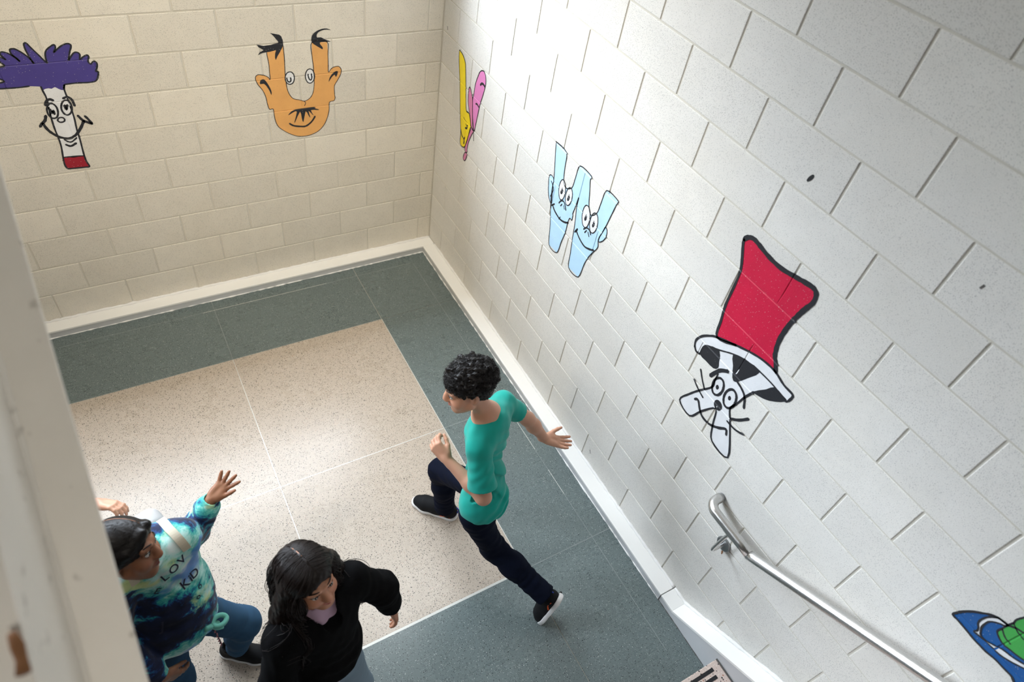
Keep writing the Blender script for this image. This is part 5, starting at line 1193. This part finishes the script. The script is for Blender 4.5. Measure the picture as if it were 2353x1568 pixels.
    P, F = v.mesh(); shirt = quad_obj('t_shirt', relax(P, F, 2), F, M['teal'], root)
    ring = [J['neckb'] + V3(-.030, .022, .012) + .063 * math.cos(a) * unit(V3(.8, .6, 0)) + .066 * math.sin(a) * unit(V3(-.45, .89, -.25)) for a in np.linspace(0, 2 * PI, 40)]
    # thin chain at the neck
    ring = [J['neckb'] + V3(-.022, .016, .046) + .044 * math.cos(a) * unit(V3(.8, .6, .05)) + .046 * math.sin(a) * unit(V3(-.45, .89, -.35)) for a in np.linspace(0, 2 * PI, 48)]
    V, F2 = tube_geo(ring, .0012, 5, False); mesh_obj('neck_chain', V, F2, M['gold'], root, True)
    # jeans
    lo, hi = bounds([J['pelvis'], J['anL'], J['anR'], J['knL'], J['knR']], .15); v = Vol(lo, hi, .0042)
    v.ell(J['pelvis'] + V3(0, 0, -.01), (.108, .084, .10), fr, .04)
    for a in 'LR':
        h, k_, n_ = J['hip' + a], J['kn' + a], J['an' + a]
        mid = k_ + .4 * (n_ - k_) - .012 * fr[1]
        v.chain([h, k_, mid, n_ - (k_ - n_) * .18], [.074, .056, .056, .055], .045)
    v.ripple(.0016, .05, 21, (.4, .4, 1))
    for a in 'LR':
        v.folds(J['an' + a] * .75 + J['kn' + a] * .25, J['kn' + a] - J['an' + a], .08, .038, .0045, 1.0, .02)
        v.folds(J['kn' + a] - .02 * fr[1], J['kn' + a] - J['an' + a] + V3(.1, .1, 0), .08, .045, .0035)
    for a in 'LR':
        n_ = J['an' + a]; d_ = unit(J['kn' + a] - n_); e = n_ - d_ * (.012 if a == 'R' else .045)
        X, Y, Z = v.grid((slice(None),) * 3); d = -((X - e[0]) * d_[0] + (Y - e[1]) * d_[1] + (Z - e[2]) * d_[2])
        near = (X - n_[0]) ** 2 + (Y - n_[1]) ** 2 + (Z - n_[2]) ** 2 < .135 ** 2
        v.D = np.where(near, np.maximum(v.D, d), v.D); v.cone(e - d_ * .03, e + d_ * .012, .047, .047, 0, 'sub')
    P, F = v.mesh(); quad_obj('jeans', relax(P, F, 2), F, M['navy_denim'], root)
    shoe('shoe', V3(-.876, -2.264, 0), V3(-1.042, -2.083, 0), V3(0, 0, 1), root, 1, 'chunky', 1.12)
    toe = V3(-.712, -2.985, .004); heel = V3(-.655, -2.990, .200)
    shoe('shoe', heel, toe + unit(toe - heel) * .02, J['knL'] - J['anL'], root, -1, 'chunky', 1.1)
    return root
build_boy()
# ------------------------------------------------------------------ the two girls
def clip_end(v, e, n, rad, depth=.10, bore=None):
    n = unit(n); X, Y, Z = v.grid((slice(None),) * 3)
    d = (X - e[0]) * n[0] + (Y - e[1]) * n[1] + (Z - e[2]) * n[2]
    rr = np.sqrt(np.maximum((X - e[0]) ** 2 + (Y - e[1]) ** 2 + (Z - e[2]) ** 2 - d ** 2, 0))
    m = (rr < rad) & (d > -.02) & (d < depth); v.D = np.where(m, np.maximum(v.D, d), v.D)
    if bore: v.cone(e - n * .016, e + n * .04, bore, bore, 0, 'sub')

def girl_body(root, J, hf, fr, hands, skin, s=0.97, legs='LR'):
    parts = []
    lo, hi = bounds([J['head'], J['neckb']], .16); v = Vol(lo, hi, .0028)
    W = make_head(v, J['head'], hf, s)
    v.cone(W(0, -.018, -.055), J['neckb'], .041, .043, .03); v.cone(J['neckb'], J['chest'], .045, .06, .05)
    for a in ('shL', 'shR'): v.cone(J['neckb'], (J[a] + J['neckb']) / 2, .04, .036, .04)
    P, F = v.mesh(); parts.append((relax(P, F, 1, .4), F))
    for a, (fd, palm, ts, cu, sp, th, tc, hs) in hands.items():
        lo, hi = bounds([J['sh' + a], J['el' + a], J['wr' + a], J['wr' + a] + unit(fd) * .17], .085); v = Vol(lo, hi, .0028)
        v.cone(J['sh' + a], J['el' + a], .037, .031, .02); v.chain([J['el' + a], J['wr' + a]], [.031, .0195], .02)
        make_hand(v, J['wr' + a], fd, palm, ts, hs, cu, sp, th, tc)
        P, F = v.mesh(); parts.append((relax(P, F, 1, .35), F))
    lo, hi = bounds([J[k] for k in J if k != 'head'], .13); v = Vol(lo, hi, .006)
    torso(v, J, fr, -.02)
    for a in legs: v.chain([J['hip' + a], J['kn' + a], J['an' + a]], [.066, .046, .034], .03)
    P, F = v.mesh(); parts.append((P, F))
    nh = len(parts[0][0]); P, F = join_pf(parts); T = np.zeros((len(P), 3)); T[:nh] = head_tone(parts[0][0], J['head'], hf, s)
    quad_obj('body', P, F, skin, root, T)
    return W

def jeans(root, J, fr, mat, seed, rs=(.082, .062, .054, .046), low=.0):
    lo, hi = bounds([J[k] for k in ('pelvis', 'knL', 'knR', 'anL', 'anR')], .15); v = Vol(lo, hi, .0042)
    v.ell(J['pelvis'], (.126, .098, .095), fr, .04)
    for a in 'LR':
        h, k_, n_ = J['hip' + a], J['kn' + a], J['an' + a]
        v.chain([h, k_, (k_ + n_) / 2 - .008 * fr[1], n_], list(rs), .04)
        v.folds(k_ - .01 * fr[1], k_ - n_, .07, .04, .003); v.folds(n_ * .8 + k_ * .2, k_ - n_, .07, .032, .003)
        v.folds(h * .7 + k_ * .3, unit(k_ - h) + .6 * fr[0], .09, .05, .0025)
    v.ripple(.0012, .05, seed, (.4, .4, 1))
    for a in 'LR':
        n_ = J['an' + a]; d_ = unit(n_ - J['kn' + a]); clip_end(v, n_ + d_ * low, d_, .08, .12, .038)
    v.plane(J['pelvis'] + V3(0, 0, .075), V3(0, 0, 1))
    P, F = v.mesh(); return quad_obj('jeans', relax(P, F, 2), F, mat, root)

def print_text(chars, surf, origin, e1, e2, nrm, mat, parent):
    """flat printed characters pressed onto a garment; chars: (char, a, b, size, turn) in the chest plane"""
    dg = bpy.context.evaluated_depsgraph_get()
    Ps = np.empty(len(surf.data.vertices) * 3, np.float32); surf.data.vertices.foreach_get('co', Ps)
    Ps = Ps.reshape(-1, 3).astype(float) + np.array(origin_of(surf))
    tree = BVHTree.FromPolygons([tuple(p) for p in Ps], [tuple(p.vertices) for p in surf.data.polygons])
    for ch, a, b, size, turn in chars:
        cu = bpy.data.curves.new('print_letter', 'FONT'); cu.body = ch; cu.size = size; cu.align_x = 'CENTER'; cu.align_y = 'CENTER'; cu.resolution_u = 4; cu.offset = size * 0.012
        tmp = bpy.data.objects.new('print_letter', cu); COL.objects.link(tmp); dg.update()
        me = bpy.data.meshes.new_from_object(tmp.evaluated_get(dg)); bpy.data.objects.remove(tmp); bpy.data.curves.remove(cu)
        bm = bmesh.new(); bm.from_mesh(me); bpy.data.meshes.remove(me)
        bmesh.ops.triangulate(bm, faces=bm.faces); bmesh.ops.subdivide_edges(bm, edges=[e for e in bm.edges if e.calc_length() > .006], cuts=2, use_grid_fill=True); bmesh.ops.triangulate(bm, faces=bm.faces)
        ct, st = math.cos(turn), math.sin(turn); ok = True
        for v in bm.verts:
            x, y = ct * v.co.x - st * v.co.y, st * v.co.x + ct * v.co.y
            q = origin + (a + x) * e1 + (b + y) * e2 + nrm * .25
            hit = tree.ray_cast(Vector(q), Vector(-nrm), 0.6)
            if hit[0] is None: ok = False; v.co = Vector(q - nrm * .25)
            else: v.co = hit[0] + hit[1] * .0016 if hit[1].dot(Vector(nrm)) > 0 else hit[0] - hit[1] * .0016
        bm_obj('print_letter', bm, mat, parent)

def push_out(v, Q, start, gap=.006):
    """lets hair lie on the cloth instead of sinking into it"""
    h = v.h
    def d_at(P):
        I = np.clip(((P - v.lo) / h).astype(int), 1, np.array(v.D.shape) - 2); return v.D[I[:, 0], I[:, 1], I[:, 2]], I
    Q = Q.copy()
    for _ in range(14):
        d, I = d_at(Q); g = np.stack([v.D[I[:, 0] + a, I[:, 1] + b, I[:, 2] + c2] - v.D[I[:, 0] - a, I[:, 1] - b, I[:, 2] - c2] for a, b, c2 in ((1, 0, 0), (0, 1, 0), (0, 0, 1))], 1)
        n = np.linalg.norm(g, axis=1); m = (d < gap) & (n > 1e-6) & (np.arange(len(Q)) >= start)
        if not m.any(): break
        Q[m] += (g[m] / n[m][:, None]) * np.clip(gap - d[m], .001, .02)[:, None]
    k = np.array([.25, .5, .25])
    if start < len(Q) - 4:
        for i in range(3): Q[start + 1:-1, i] = np.convolve(Q[start:, i], k, 'valid')
    return Q

# ---- girl in the tie-dye sweatshirt, waving
def build_girl_tiedye():
    J = {k: V3(*p) for k, p in dict(head=(-2.285, -2.470, 1.215), neckb=(-2.258, -2.405, 1.045), chest=(-2.240, -2.385, .92), waist=(-2.238, -2.445, .77), pelvis=(-2.250, -2.510, .635),
        shL=(-2.142, -2.362, .995), elL=(-2.105, -2.245, .800), wrL=(-2.004, -2.243, .985), shR=(-2.365, -2.435, .995), elR=(-2.440, -2.580, .80), wrR=(-2.335, -2.690, .655),
        hipL=(-2.185, -2.485, .61), knL=(-2.035, -2.505, .375), anL=(-2.098, -2.475, .085), hipR=(-2.320, -2.530, .61), knR=(-2.330, -2.600, .34), anR=(-2.360, -2.570, .08)).items()}
    root = thing('person', 'child in tie-dye sweatshirt and blue jeans waving a raised hand', 'person', (-2.25, -2.50, 0.0))
    fr = frame((.30, -.954, 0)); hf = frame((.925, -.35, .07), (.078, .40, .9))
    hands = {'L': (.60 * np.array(cr) - .74 * np.array(cd) + .1 * np.array(cf), -np.array(cf), 1, (.12, .10, .10, .08), .27, (.52, .10), .10, .93),
             'R': (V3(.55, .1, -.75), V3(-.2, .9, .1), 1, (.3, .3, .35, .4), .06, (.5, .3), .2, .93)}
    W = girl_body(root, J, hf, fr, hands, M['skin_girl'])
    c = J['head']; face_parts(c, hf, .97, root, M['hair_black'], (0, -.15))
    # sleek parted hair drawn back
    lo, hi = bounds([c], .19); v = Vol(lo, hi, .003)
    v.ell(W(0, -.014, .040), (.082, .099, .084), hf, .02); v.ell(W(0, -.060, -.02), (.070, .052, .07), hf, .03)
    v.cone(W(0, -.10, -.03), W(0, -.12, -.12), .035, .03, .02)
    for e in (-1, 1): v.cone(W(e * .070, .010, .030), W(e * .074, -.030, -.03), .018, .02, .02)
    v.cone(W(-.02, .076, .082), W(-.072, .040, .04), .012, .012, .02); v.cone(W(.022, .076, .084), W(.076, .046, .050), .014, .014, .015)
    v.ell(W(0, .118, -.028), (.066, .082, .092), hf, .006, 'sub')
    v.ripple(.0005, .012, 9, (1, .3, 1))
    P, F = v.mesh(); hair = quad_obj('hair', P, F, M['hair_black'], root)
    rg = np.random.RandomState(5); cur = []
    for i in range(900):
        e = rg.choice((-1, 1)); y0 = rg.uniform(-.06, .082); pts = []
        for t in np.linspace(0, 1, 12):
            a = t * 1.75; rx, rz = .083, .086
            x = .012 + e * (.004 + rx * math.sin(a)); z = .040 + rz * math.cos(a) - .01 * t; y = -.014 + (y0 + .014) * (1 - t * .55) * (1 - .1 * t) - .05 * t ** 2
            q = ((x / .0835) ** 2 + ((y + .014) / .1005) ** 2 + ((z - .040) / .0855) ** 2) ** .5
            x, y, z = x / q, -.014 + (y + .014) / q, .040 + (z - .040) / q
            pts.append(W(x, y, z) + rg.normal(size=3) * .0004)
        cur.append(pts)
    strands('hair_strands', cur, .0010, M['hair_black'], hair, 4)
    pts = [W(.012, -.014 + .099 * math.sin(a), .040 + .0852 * math.cos(a)) for a in np.linspace(-.35, .95, 14)]
    V, F2 = tube_geo(pts, .0016, 5); mesh_obj('parting', V, F2, M['skin_girl'], hair, True)
    # sweatshirt
    lo, hi = bounds([J[k] for k in ('neckb', 'pelvis', 'shL', 'shR', 'elL', 'elR', 'wrL', 'wrR')], .14); v = Vol(lo, hi, .004)
    Ft = torso(v, J, fr, .026, .06)
    v.ell(J['pelvis'] + V3(.0, .0, .07), (.146, .122, .11), fr, .05); v.ell(J['waist'] + .01 * fr[1], (.148, .120, .13), fr, .05)
    for a in 'LR': sleeve_chain(v, J['sh' + a], J['el' + a], J['wr' + a] + .22 * (J['el' + a] - J['wr' + a]), .062, .056, .047, .025); v.cone(J['wr' + a] + .22 * (J['el' + a] - J['wr' + a]), J['wr' + a] + .02 * (J['el' + a] - J['wr' + a]), .036, .033, .008)
    v.ripple(.0014, .07, 31)
    v.folds(J['waist'] + .10 * fr[1], V3(.2, .3, 1), .13, .06, .004, .5, .02); v.folds(J['pelvis'] + .10 * fr[1] + V3(.05, .06, .04), .6 * fr[0] + V3(0, 0, .6), .12, .045, .005)
    v.folds(J['shL'] + V3(.02, .0, -.06), V3(.3, .6, .5), .08, .04, .004); v.folds((J['elL'] + J['wrL']) / 2, J['elL'] - J['wrL'], .07, .035, .003)
    v.folds(J['chest'] + .09 * fr[1], fr[0] + V3(0, 0, .7), .12, .075, .003)
    for a in 'LR': clip_end(v, J['wr' + a], J['wr' + a] - J['el' + a], .06, .06, .026)
    v.plane(J['pelvis'] + V3(0, 0, .020), V3(-.10, .10, -1))
    v.cone(J['pelvis'] + V3(0, 0, -.06), J['pelvis'] + V3(0, 0, -.02), .095, .095, 0, 'sub')
    v.ell(J['neckb'] + .014 * fr[1] + V3(0, 0, .050), (.058, .058, .055), fr, .004, 'sub')
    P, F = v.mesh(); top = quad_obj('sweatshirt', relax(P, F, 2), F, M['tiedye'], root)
    ring = [J['neckb'] + .014 * fr[1] + V3(0, 0, .022) + .058 * math.cos(a) * fr[0] + (.060 * fr[1] - V3(0, 0, .020)) * math.sin(a) + V3(0, 0, .006 * math.cos(2 * a)) for a in np.linspace(0, 2 * PI, 40)]
    V, F2 = tube_geo(ring, .0075, 8, False); mesh_obj('collar', V, F2, M['tiedye'], root, True)
    # knotted hem with ties and a braided cord hanging below
    kc = J['pelvis'] + .115 * fr[1] + .085 * fr[0] + V3(0, 0, .035)
    knot = bpy.data.objects.new('hem_knot', None); link(knot, root); knot.location = Vector(kc) - root.location
    V, F2 = tube_geo(catmull([kc + V3(-.025, -.01, .03), kc + V3(0, 0, .008), kc + V3(.02, .01, -.012)], 5), .012, 10); mesh_obj('knot', V, F2, M['mint'], knot, True)
    lp = [kc + .030 * fr[0] + .026 * math.cos(a) * fr[0] + .019 * math.sin(a) * unit(fr[1] * .9 + V3(0, 0, -.3)) + V3(0, 0, .012 * math.sin(a * .5)) for a in np.linspace(0, 2 * PI, 26)]
    V, F2 = tube_geo(lp, .0100, 8, False); mesh_obj('loop', V, F2, M['mint'], knot, True)
    V, F2 = tube_geo(catmull([kc, kc + V3(.012, .0, -.03), kc + V3(.03, .005, -.05)], 5), [.008] * 11, 8); mesh_obj('tail', V, F2, M['mint'], knot, True)
    for j, mm in enumerate(('cord_pink', 'bead_dark')):
        pts = [kc + V3(.004 * math.sin(i * 1.3 + j * PI), .004 * math.cos(i * 1.3 + j * PI), -.02 - .010 * i) for i in range(20)]
        V, F2 = tube_geo(pts, .0020, 5); mesh_obj('cord', V, F2, M[mm], knot, True)
    jeans(root, J, fr, M['blue_denim'], 41, (.080, .064, .056, .048), .0)
    shoe('shoe', V3(-2.158, -2.433, 0), V3(-1.985, -2.560, 0), V3(0, 0, 1), root, 1, 'plain', 1.0)
    shoe('shoe', V3(-2.385, -2.520, 0), V3(-2.300, -2.710, 0), V3(0, 0, 1), root, 1, 'plain', 1.0)
    # printed lettering across the chest
    o = J['chest'] + .125 * fr[1]; e1 = fr[0]; n = unit(fr[1] + V3(0, 0, .75)); e2 = unit(V3(0, 0, 1) - (V3(0, 0, 1) @ n) * n)
    print_text(TEXT_CHARS, top, o, e1, e2, n, M['print_navy'], top)
    # backpack with cream straps: a thing of its own, worn on the back
    bc = J['chest'] - .20 * fr[1] + V3(0, 0, -.165)
    bag = thing('backpack', 'pale backpack with cream straps worn over tie-dye sweatshirt', 'backpack', tuple(bc - V3(0, 0, .17)))
    lo, hi = bounds([bc], .26); v = Vol(lo, hi, .006)
    v.box(bc, (.115, .058, .150), fr, .045); v.box(bc - .06 * fr[1] - V3(0, 0, .05), (.10, .035, .09), fr, .03, .01)
    P, F = v.mesh(); quad_obj('bag_body', relax(P, F, 1), F, M['bag_grey'], bag)
    Ps = np.empty(len(top.data.vertices) * 3, np.float32); top.data.vertices.foreach_get('co', Ps); Ps = Ps.reshape(-1, 3).astype(float) + np.array(origin_of(top))
    tree = BVHTree.FromPolygons([tuple(p) for p in Ps], [tuple(p.vertices) for p in top.data.polygons])
    for e in (1, -1):
        pts = []
        for a in np.linspace(-.75, .80, 22):
            q = (J['chest'] + V3(0, 0, .02)) + e * .082 * fr[0]; d = math.sin(a) * fr[1] + math.cos(a) * V3(0, 0, 1) + .12 * e * fr[0] * max(a, 0)
            hit = tree.ray_cast(Vector(q + d * .4), Vector(-d), .5)
            if hit[0] is not None: pts.append((np.array(hit[0]), d))
        if len(pts) > 4:
            Vv, Ff = [], []
            for p, d in pts:
                d = unit(d)
                for w, t in ((-.015, .001), (.015, .001), (.015, .006), (-.015, .006)): Vv.append(p + w * fr[0] + t * d)
            for i in range(len(pts) - 1):
                for j in range(4): k = (j + 1) % 4; Ff.append((4 * i + j, 4 * i + k, 4 * i + 4 + k, 4 * i + 4 + j))
            mesh_obj('strap', Vv, Ff, M['strap_cream'], bag, False)

# ---- girl in the black sweater with long wavy hair
def build_girl_black():
    J = {k: V3(*p) for k, p in dict(head=(-1.789, -2.806, 1.205), neckb=(-1.790, -2.825, 1.045), chest=(-1.778, -2.845, .93), waist=(-1.788, -2.87, .79), pelvis=(-1.800, -2.900, .655),
        shL=(-1.645, -2.790, 1.015), elL=(-1.530, -2.800, .845), wrL=(-1.492, -2.828, .675), shR=(-1.920, -2.890, 1.015), elR=(-1.978, -2.955, .81), wrR=(-1.965, -3.005, .63),
        hipL=(-1.735, -2.885, .63), knL=(-1.700, -2.945, .35), anL=(-1.705, -2.900, .08), hipR=(-1.868, -2.925, .63), knR=(-1.860, -2.985, .35), anR=(-1.875, -2.955, .08)).items()}
    root = thing('person', 'child with long wavy hair in black sweater over lilac shirt', 'person', (-1.80, -2.90, 0.0))
    fr = frame((.35, -.94, 0)); hf = frame((.34, -.90, .20), (-.13, .20, .965))
    hands = {'L': (V3(.10, -.25, -.8), V3(-.75, .2, -.1), 1, (.35, .35, .40, .45), .06, (.45, .3), .2, .90),
             'R': (V3(.1, -.2, -.9), V3(.8, .2, 0), -1, (.3, .3, .35, .4), .06, (.5, .3), .2, .90)}
    W = girl_body(root, J, hf, fr, hands, M['skin_girl_b'])
    c = J['head']; face_parts(c, hf, .97, root, M['hair_black'], (.0, .1))
    lo, hi = bounds([c, J['chest']], .22); v = Vol(lo, hi, .0038)
    v.ell(W(0, -.014, .042), (.086, .102, .084), hf, .02)
    up = V3(0, 0, 1); bk = -fr[1]
    for e, dn in ((1, .20), (-1, .27)):
        v.chain([W(e * .074, -.01, .02), W(e * .092, -.03, -.05), c + e * .105 * fr[0] + .02 * bk - up * .14, c + e * .110 * fr[0] + .0 * bk - up * dn], [.034, .036, .040, .030], .03)
    v.chain([W(0, -.07, .0), c + .10 * bk - up * .12, c + .125 * bk - up * .26], [.062, .075, .062], .05)
    v.ell(W(0, .115, -.035), (.062, .080, .092), hf, .008, 'sub')
    v.cone(c + .10 * fr[1] - up * .12, c + .16 * fr[1] - up * .22, .075, .09, .01, 'sub')
    v.ripple(.0012, .022, 13, (1, 1, .2))
    P, F = v.mesh(); hair = quad_obj('hair', P, F, M['hair_brown'], root)
    pts = [W(.010, -.014 + .102 * math.sin(a), .042 + .0845 * math.cos(a)) for a in np.linspace(-.55, .15, 10)]
    V, F2 = tube_geo(pts, .0024, 5); mesh_obj('parting', V, F2, M['skin_girl_b'], hair, True)
    # lilac shirt under the sweater
    lo, hi = bounds([J['neckb'], J['pelvis'], J['chest']], .17); v = Vol(lo, hi, .0045)
    torso(v, J, fr, -.004, .06); v.ell(J['pelvis'] + V3(0, 0, .05), (.130, .102, .09), fr, .04); v.cone(J['neckb'] - V3(0, 0, .03), J['neckb'] + .006 * fr[1] + V3(0, 0, .022), .060, .053, .03)
    v.ripple(.0015, .05, 51); v.plane(J['pelvis'] + V3(0, 0, .030), V3(-.10, .10, -1))
    v.cone(J['neckb'] + V3(0, 0, .0), J['neckb'] + V3(0, 0, .06), .043, .046, 0, 'sub')
    P, F = v.mesh(); quad_obj('lilac_shirt', relax(P, F, 2), F, M['lilac'], root)
    # black sweater with a v neck
    lo, hi = bounds([J[k] for k in ('neckb', 'pelvis', 'shL', 'shR', 'elL', 'elR', 'wrL', 'wrR')], .14); v = Vol(lo, hi, .004)
    torso(v, J, fr, .024, .06); v.ell(J['waist'] - V3(0, 0, .06), (.146, .122, .11), fr, .05)
    for a in 'LR':
        w_ = J['wr' + a]; e_ = J['el' + a]
        sleeve_chain(v, J['sh' + a], e_, w_ + .28 * (e_ - w_), .060, .062, .052, .03); v.cone(w_ + .28 * (e_ - w_), w_ + .04 * (e_ - w_), .038, .032, .008)
    v.ripple(.0016, .06, 61); v.folds(J['waist'] + .11 * fr[1], V3(.3, .2, 1), .12, .055, .003); v.folds(J['elL'], J['elL'] - J['wrL'], .08, .04, .003)
    for a in 'LR': clip_end(v, J['wr' + a], J['wr' + a] - J['el' + a], .06, .06, .026)
    v.plane(J['pelvis'] + V3(0, 0, .070), V3(-.10, .10, -1)); v.cone(J['pelvis'] + V3(0, 0, -.02), J['pelvis'] + V3(0, 0, .02), .095, .095, 0, 'sub')
    vn = J['neckb'] + .085 * fr[1]
    for e in (-1, 1): v.cone(J['neckb'] + e * .050 * fr[0] + .015 * fr[1] + V3(0, 0, .05), J['chest'] + .130 * fr[1] + V3(0, 0, .075), .026, .008, .004, 'sub'); v.cone(J['neckb'] + e * .022 * fr[0] + .03 * fr[1] + V3(0, 0, .05), J['chest'] + .130 * fr[1] + V3(0, 0, .078), .030, .008, .004, 'sub')
    v.ell(J['neckb'] + .02 * fr[1] + V3(0, 0, .050), (.060, .060, .056), fr, .004, 'sub')
    P, F = v.mesh(); quad_obj('sweater', relax(P, F, 2), F, M['black_knit'], root)
    sw = v
    rg = np.random.RandomState(8); cur = []
    def on_cap(x, y, z, k=1.03):
        q = ((x / .086) ** 2 + ((y + .014) / .102) ** 2 + ((z - .042) / .084) ** 2) ** .5
        return W(x / q * k, -.014 + (y + .014) / q * k, .042 + (z - .042) / q * k)
    for i in range(110):                                           # locks, each a bundle of strands that share one wave
        e = -1 if i % 2 else 1; u = (i // 2 + rg.uniform(-.4, .4)) / 55.0                            # 0 forehead .. 1 nape
        y0 = .088 - .185 * min(max(u, 0), 1); th = .55 + 2.2 * u; L = rg.uniform(.30, .42) if e < 0 else rg.uniform(.24, .34)
        if u > .8: L *= .9
        ph = rg.uniform(0, 6.28); turns = rg.uniform(1.8, 3.0) * 6.28; am = rg.uniform(.008, .017); k0 = rg.uniform(1.02, 1.10); n_s = 15
        for j in range(n_s):
            o1, o2, o3 = rg.normal(0, .010), rg.normal(0, .006), rg.normal(0, .12); pts = []
            for t in np.linspace(0, 1, 10):
                a = .05 + t * 1.62
                d = np.array([e * math.sin(min(max(th + .3 * o3, .62), 2.6)), math.cos(th)])
                x = .008 + d[0] * .086 * math.sin(a); y = (y0 + o1 * (1 - t) + .014) * math.cos(a) * .9 - .014 + d[1] * .10 * math.sin(a) * (1 if d[1] < 0 else .62); z = .042 + .084 * math.cos(a)
                wv = am * .35 * t * math.sin(ph + 3.0 * t)
                pts.append(on_cap(x, y, z, 1 + (k0 - 1) * (.4 + .6 * t)) + wv * fr[1])
            p = pts[-1]; out = unit((p - c) - ((p - c) @ up) * up); sd = np.cross(up, out)
            for t in np.linspace(.07, 1, 18):
                g_ = 1 - .55 * t; w = am * min(1, .35 + 1.2 * t)
                q = p - up * L * t + out * (.016 * math.sin(PI * min(t * 1.5, 1)) + .010 * t + o2 * g_) + sd * o1 * g_ + w * (math.sin(ph + turns * t) * sd + .8 * math.cos(ph + turns * t) * out)
                pts.append(q)
            cur.append(pts)
    for i in range(60):                                            # loose flyaway curls at the ends
        e = -1 if i < 50 else 1; b = c + e * rg.uniform(.10, .14) * fr[0] + rg.uniform(-.04, .06) * bk - up * rg.uniform(.14, .33); R = rg.uniform(.010, .022); ph = rg.uniform(0, 6.28); tn = rg.uniform(.8, 1.7)
        cur.append([b + e * fr[0] * (.03 * t) - up * (.03 * t) + R * (math.cos(ph + 6.28 * tn * t) * fr[0] + math.sin(ph + 6.28 * tn * t) * (.6 * fr[1] + .8 * up)) for t in np.linspace(0, 1, 18)])
    cur = [push_out(sw, np.array(q), 9 if len(q) > 20 else 0) for q in cur]
    strands('hair_strands', cur, .0014, M['hair_brown'], hair, 4)
    jeans(root, J, fr, M['light_denim'], 71, (.084, .066, .060, .054), .0)
    for a in 'LR':
        an = J['an' + a]; hl = V3(an[0] - .045 * fr[1][0], an[1] - .045 * fr[1][1], 0); shoe('shoe', hl, hl + .205 * fr[1], V3(0, 0, 1), root, 1, 'plain', 1.0)
TEXT_CHARS = [('L', -0.012, 0.066, 0.046, 0.18), ('O', 0.026, 0.074, 0.046, 0.18), ('V', 0.062, 0.081, 0.046, 0.18), ('E', -0.052, 0.026, 0.04, -0.63), ('K', 0.032, -0.02, 0.049, 0.07), ('i', 0.057, -0.017, 0.046, 0.07),
    ('D', 0.077, -0.013, 0.046, 0.07), ('o', 0.069, -0.069, 0.031, 0.34), ('o', 0.046, -0.097, 0.031, 0.55), ('J', -0.097, -0.114, 0.052, -0.43)]
# ---- a further child almost wholly hidden behind the stringer
def build_child_behind():
    J = {k: V3(*p) for k, p in dict(head=(-2.640, -2.130, 1.205), neckb=(-2.652, -2.110, 1.045), chest=(-2.650, -2.110, .92), waist=(-2.650, -2.120, .77), pelvis=(-2.650, -2.130, .635),
        shL=(-2.605, -1.985, .99), elL=(-2.475, -1.985, .84), wrL=(-2.395, -2.035, .905), shR=(-2.695, -2.245, .99), elR=(-2.700, -2.300, .77), wrR=(-2.620, -2.330, .60),
        hipL=(-2.630, -2.065, .61), knL=(-2.610, -2.050, .34), anL=(-2.640, -2.045, .08), hipR=(-2.670, -2.195, .61), knR=(-2.640, -2.215, .34), anR=(-2.670, -2.210, .08)).items()}
    root = thing('person', 'child mostly hidden behind the steel stringer with a bare forearm showing', 'person', (-2.65, -2.13, 0.0))
    fr = frame((.95, -.30, 0)); hf = frame((.95, -.30, -.05))
    hands = {'L': (V3(.65, -.45, .05), V3(-.3, -.3, -.85), 1, (.45, .45, .5, .5), .06, (.5, .3), .2, .93), 'R': (V3(.2, -.1, -.9), V3(-.1, .9, .1), 1, (.3, .3, .35, .4), .06, (.5, .3), .2, .93)}
    W = girl_body(root, J, hf, fr, hands, M['skin_boy']); c = J['head']; face_parts(c, hf, .97, root, M['hair_black'])
    lo, hi = bounds([c], .19); v = Vol(lo, hi, .004)
    v.ell(W(0, -.014, .040), (.082, .099, .084), hf, .02); v.ell(W(0, -.055, -.02), (.070, .052, .07), hf, .03); v.ell(W(0, .118, -.028), (.066, .082, .092), hf, .006, 'sub'); v.ripple(.001, .012, 19)
    P, F = v.mesh(); quad_obj('hair', P, F, M['hair_black'], root)
    lo, hi = bounds([J[k] for k in ('neckb', 'pelvis', 'shL', 'shR', 'elL', 'elR')], .14); v = Vol(lo, hi, .0055)
    torso(v, J, fr, .014, .06); v.ell(J['pelvis'] + V3(0, 0, .04), (.132, .105, .10), fr, .05)
    for a in 'LR':
        e = J['sh' + a] + .6 * (J['el' + a] - J['sh' + a]); v.cone(J['sh' + a], e, .052, .052, .02); clip_end(v, e, J['el' + a] - J['sh' + a], .075, .09, .042)
    v.plane(J['pelvis'] + V3(0, 0, -.02), V3(0, 0, -1)); v.ell(J['neckb'] + .012 * fr[1] + V3(0, 0, .05), (.055, .055, .052), fr, .004, 'sub'); v.ripple(.0015, .06, 77)
    P, F = v.mesh(); quad_obj('t_shirt', relax(P, F, 2), F, M['lilac'], root)
    jeans(root, J, fr, M['blue_denim'], 81)
    for a in 'LR':
        an = J['an' + a]; hl = V3(an[0] - .045 * fr[1][0], an[1] - .045 * fr[1][1], 0); shoe('shoe', hl, hl + .205 * fr[1], V3(0, 0, 1), root, 1, 'plain', 1.0)
build_girl_tiedye()
build_girl_black()
build_child_behind()
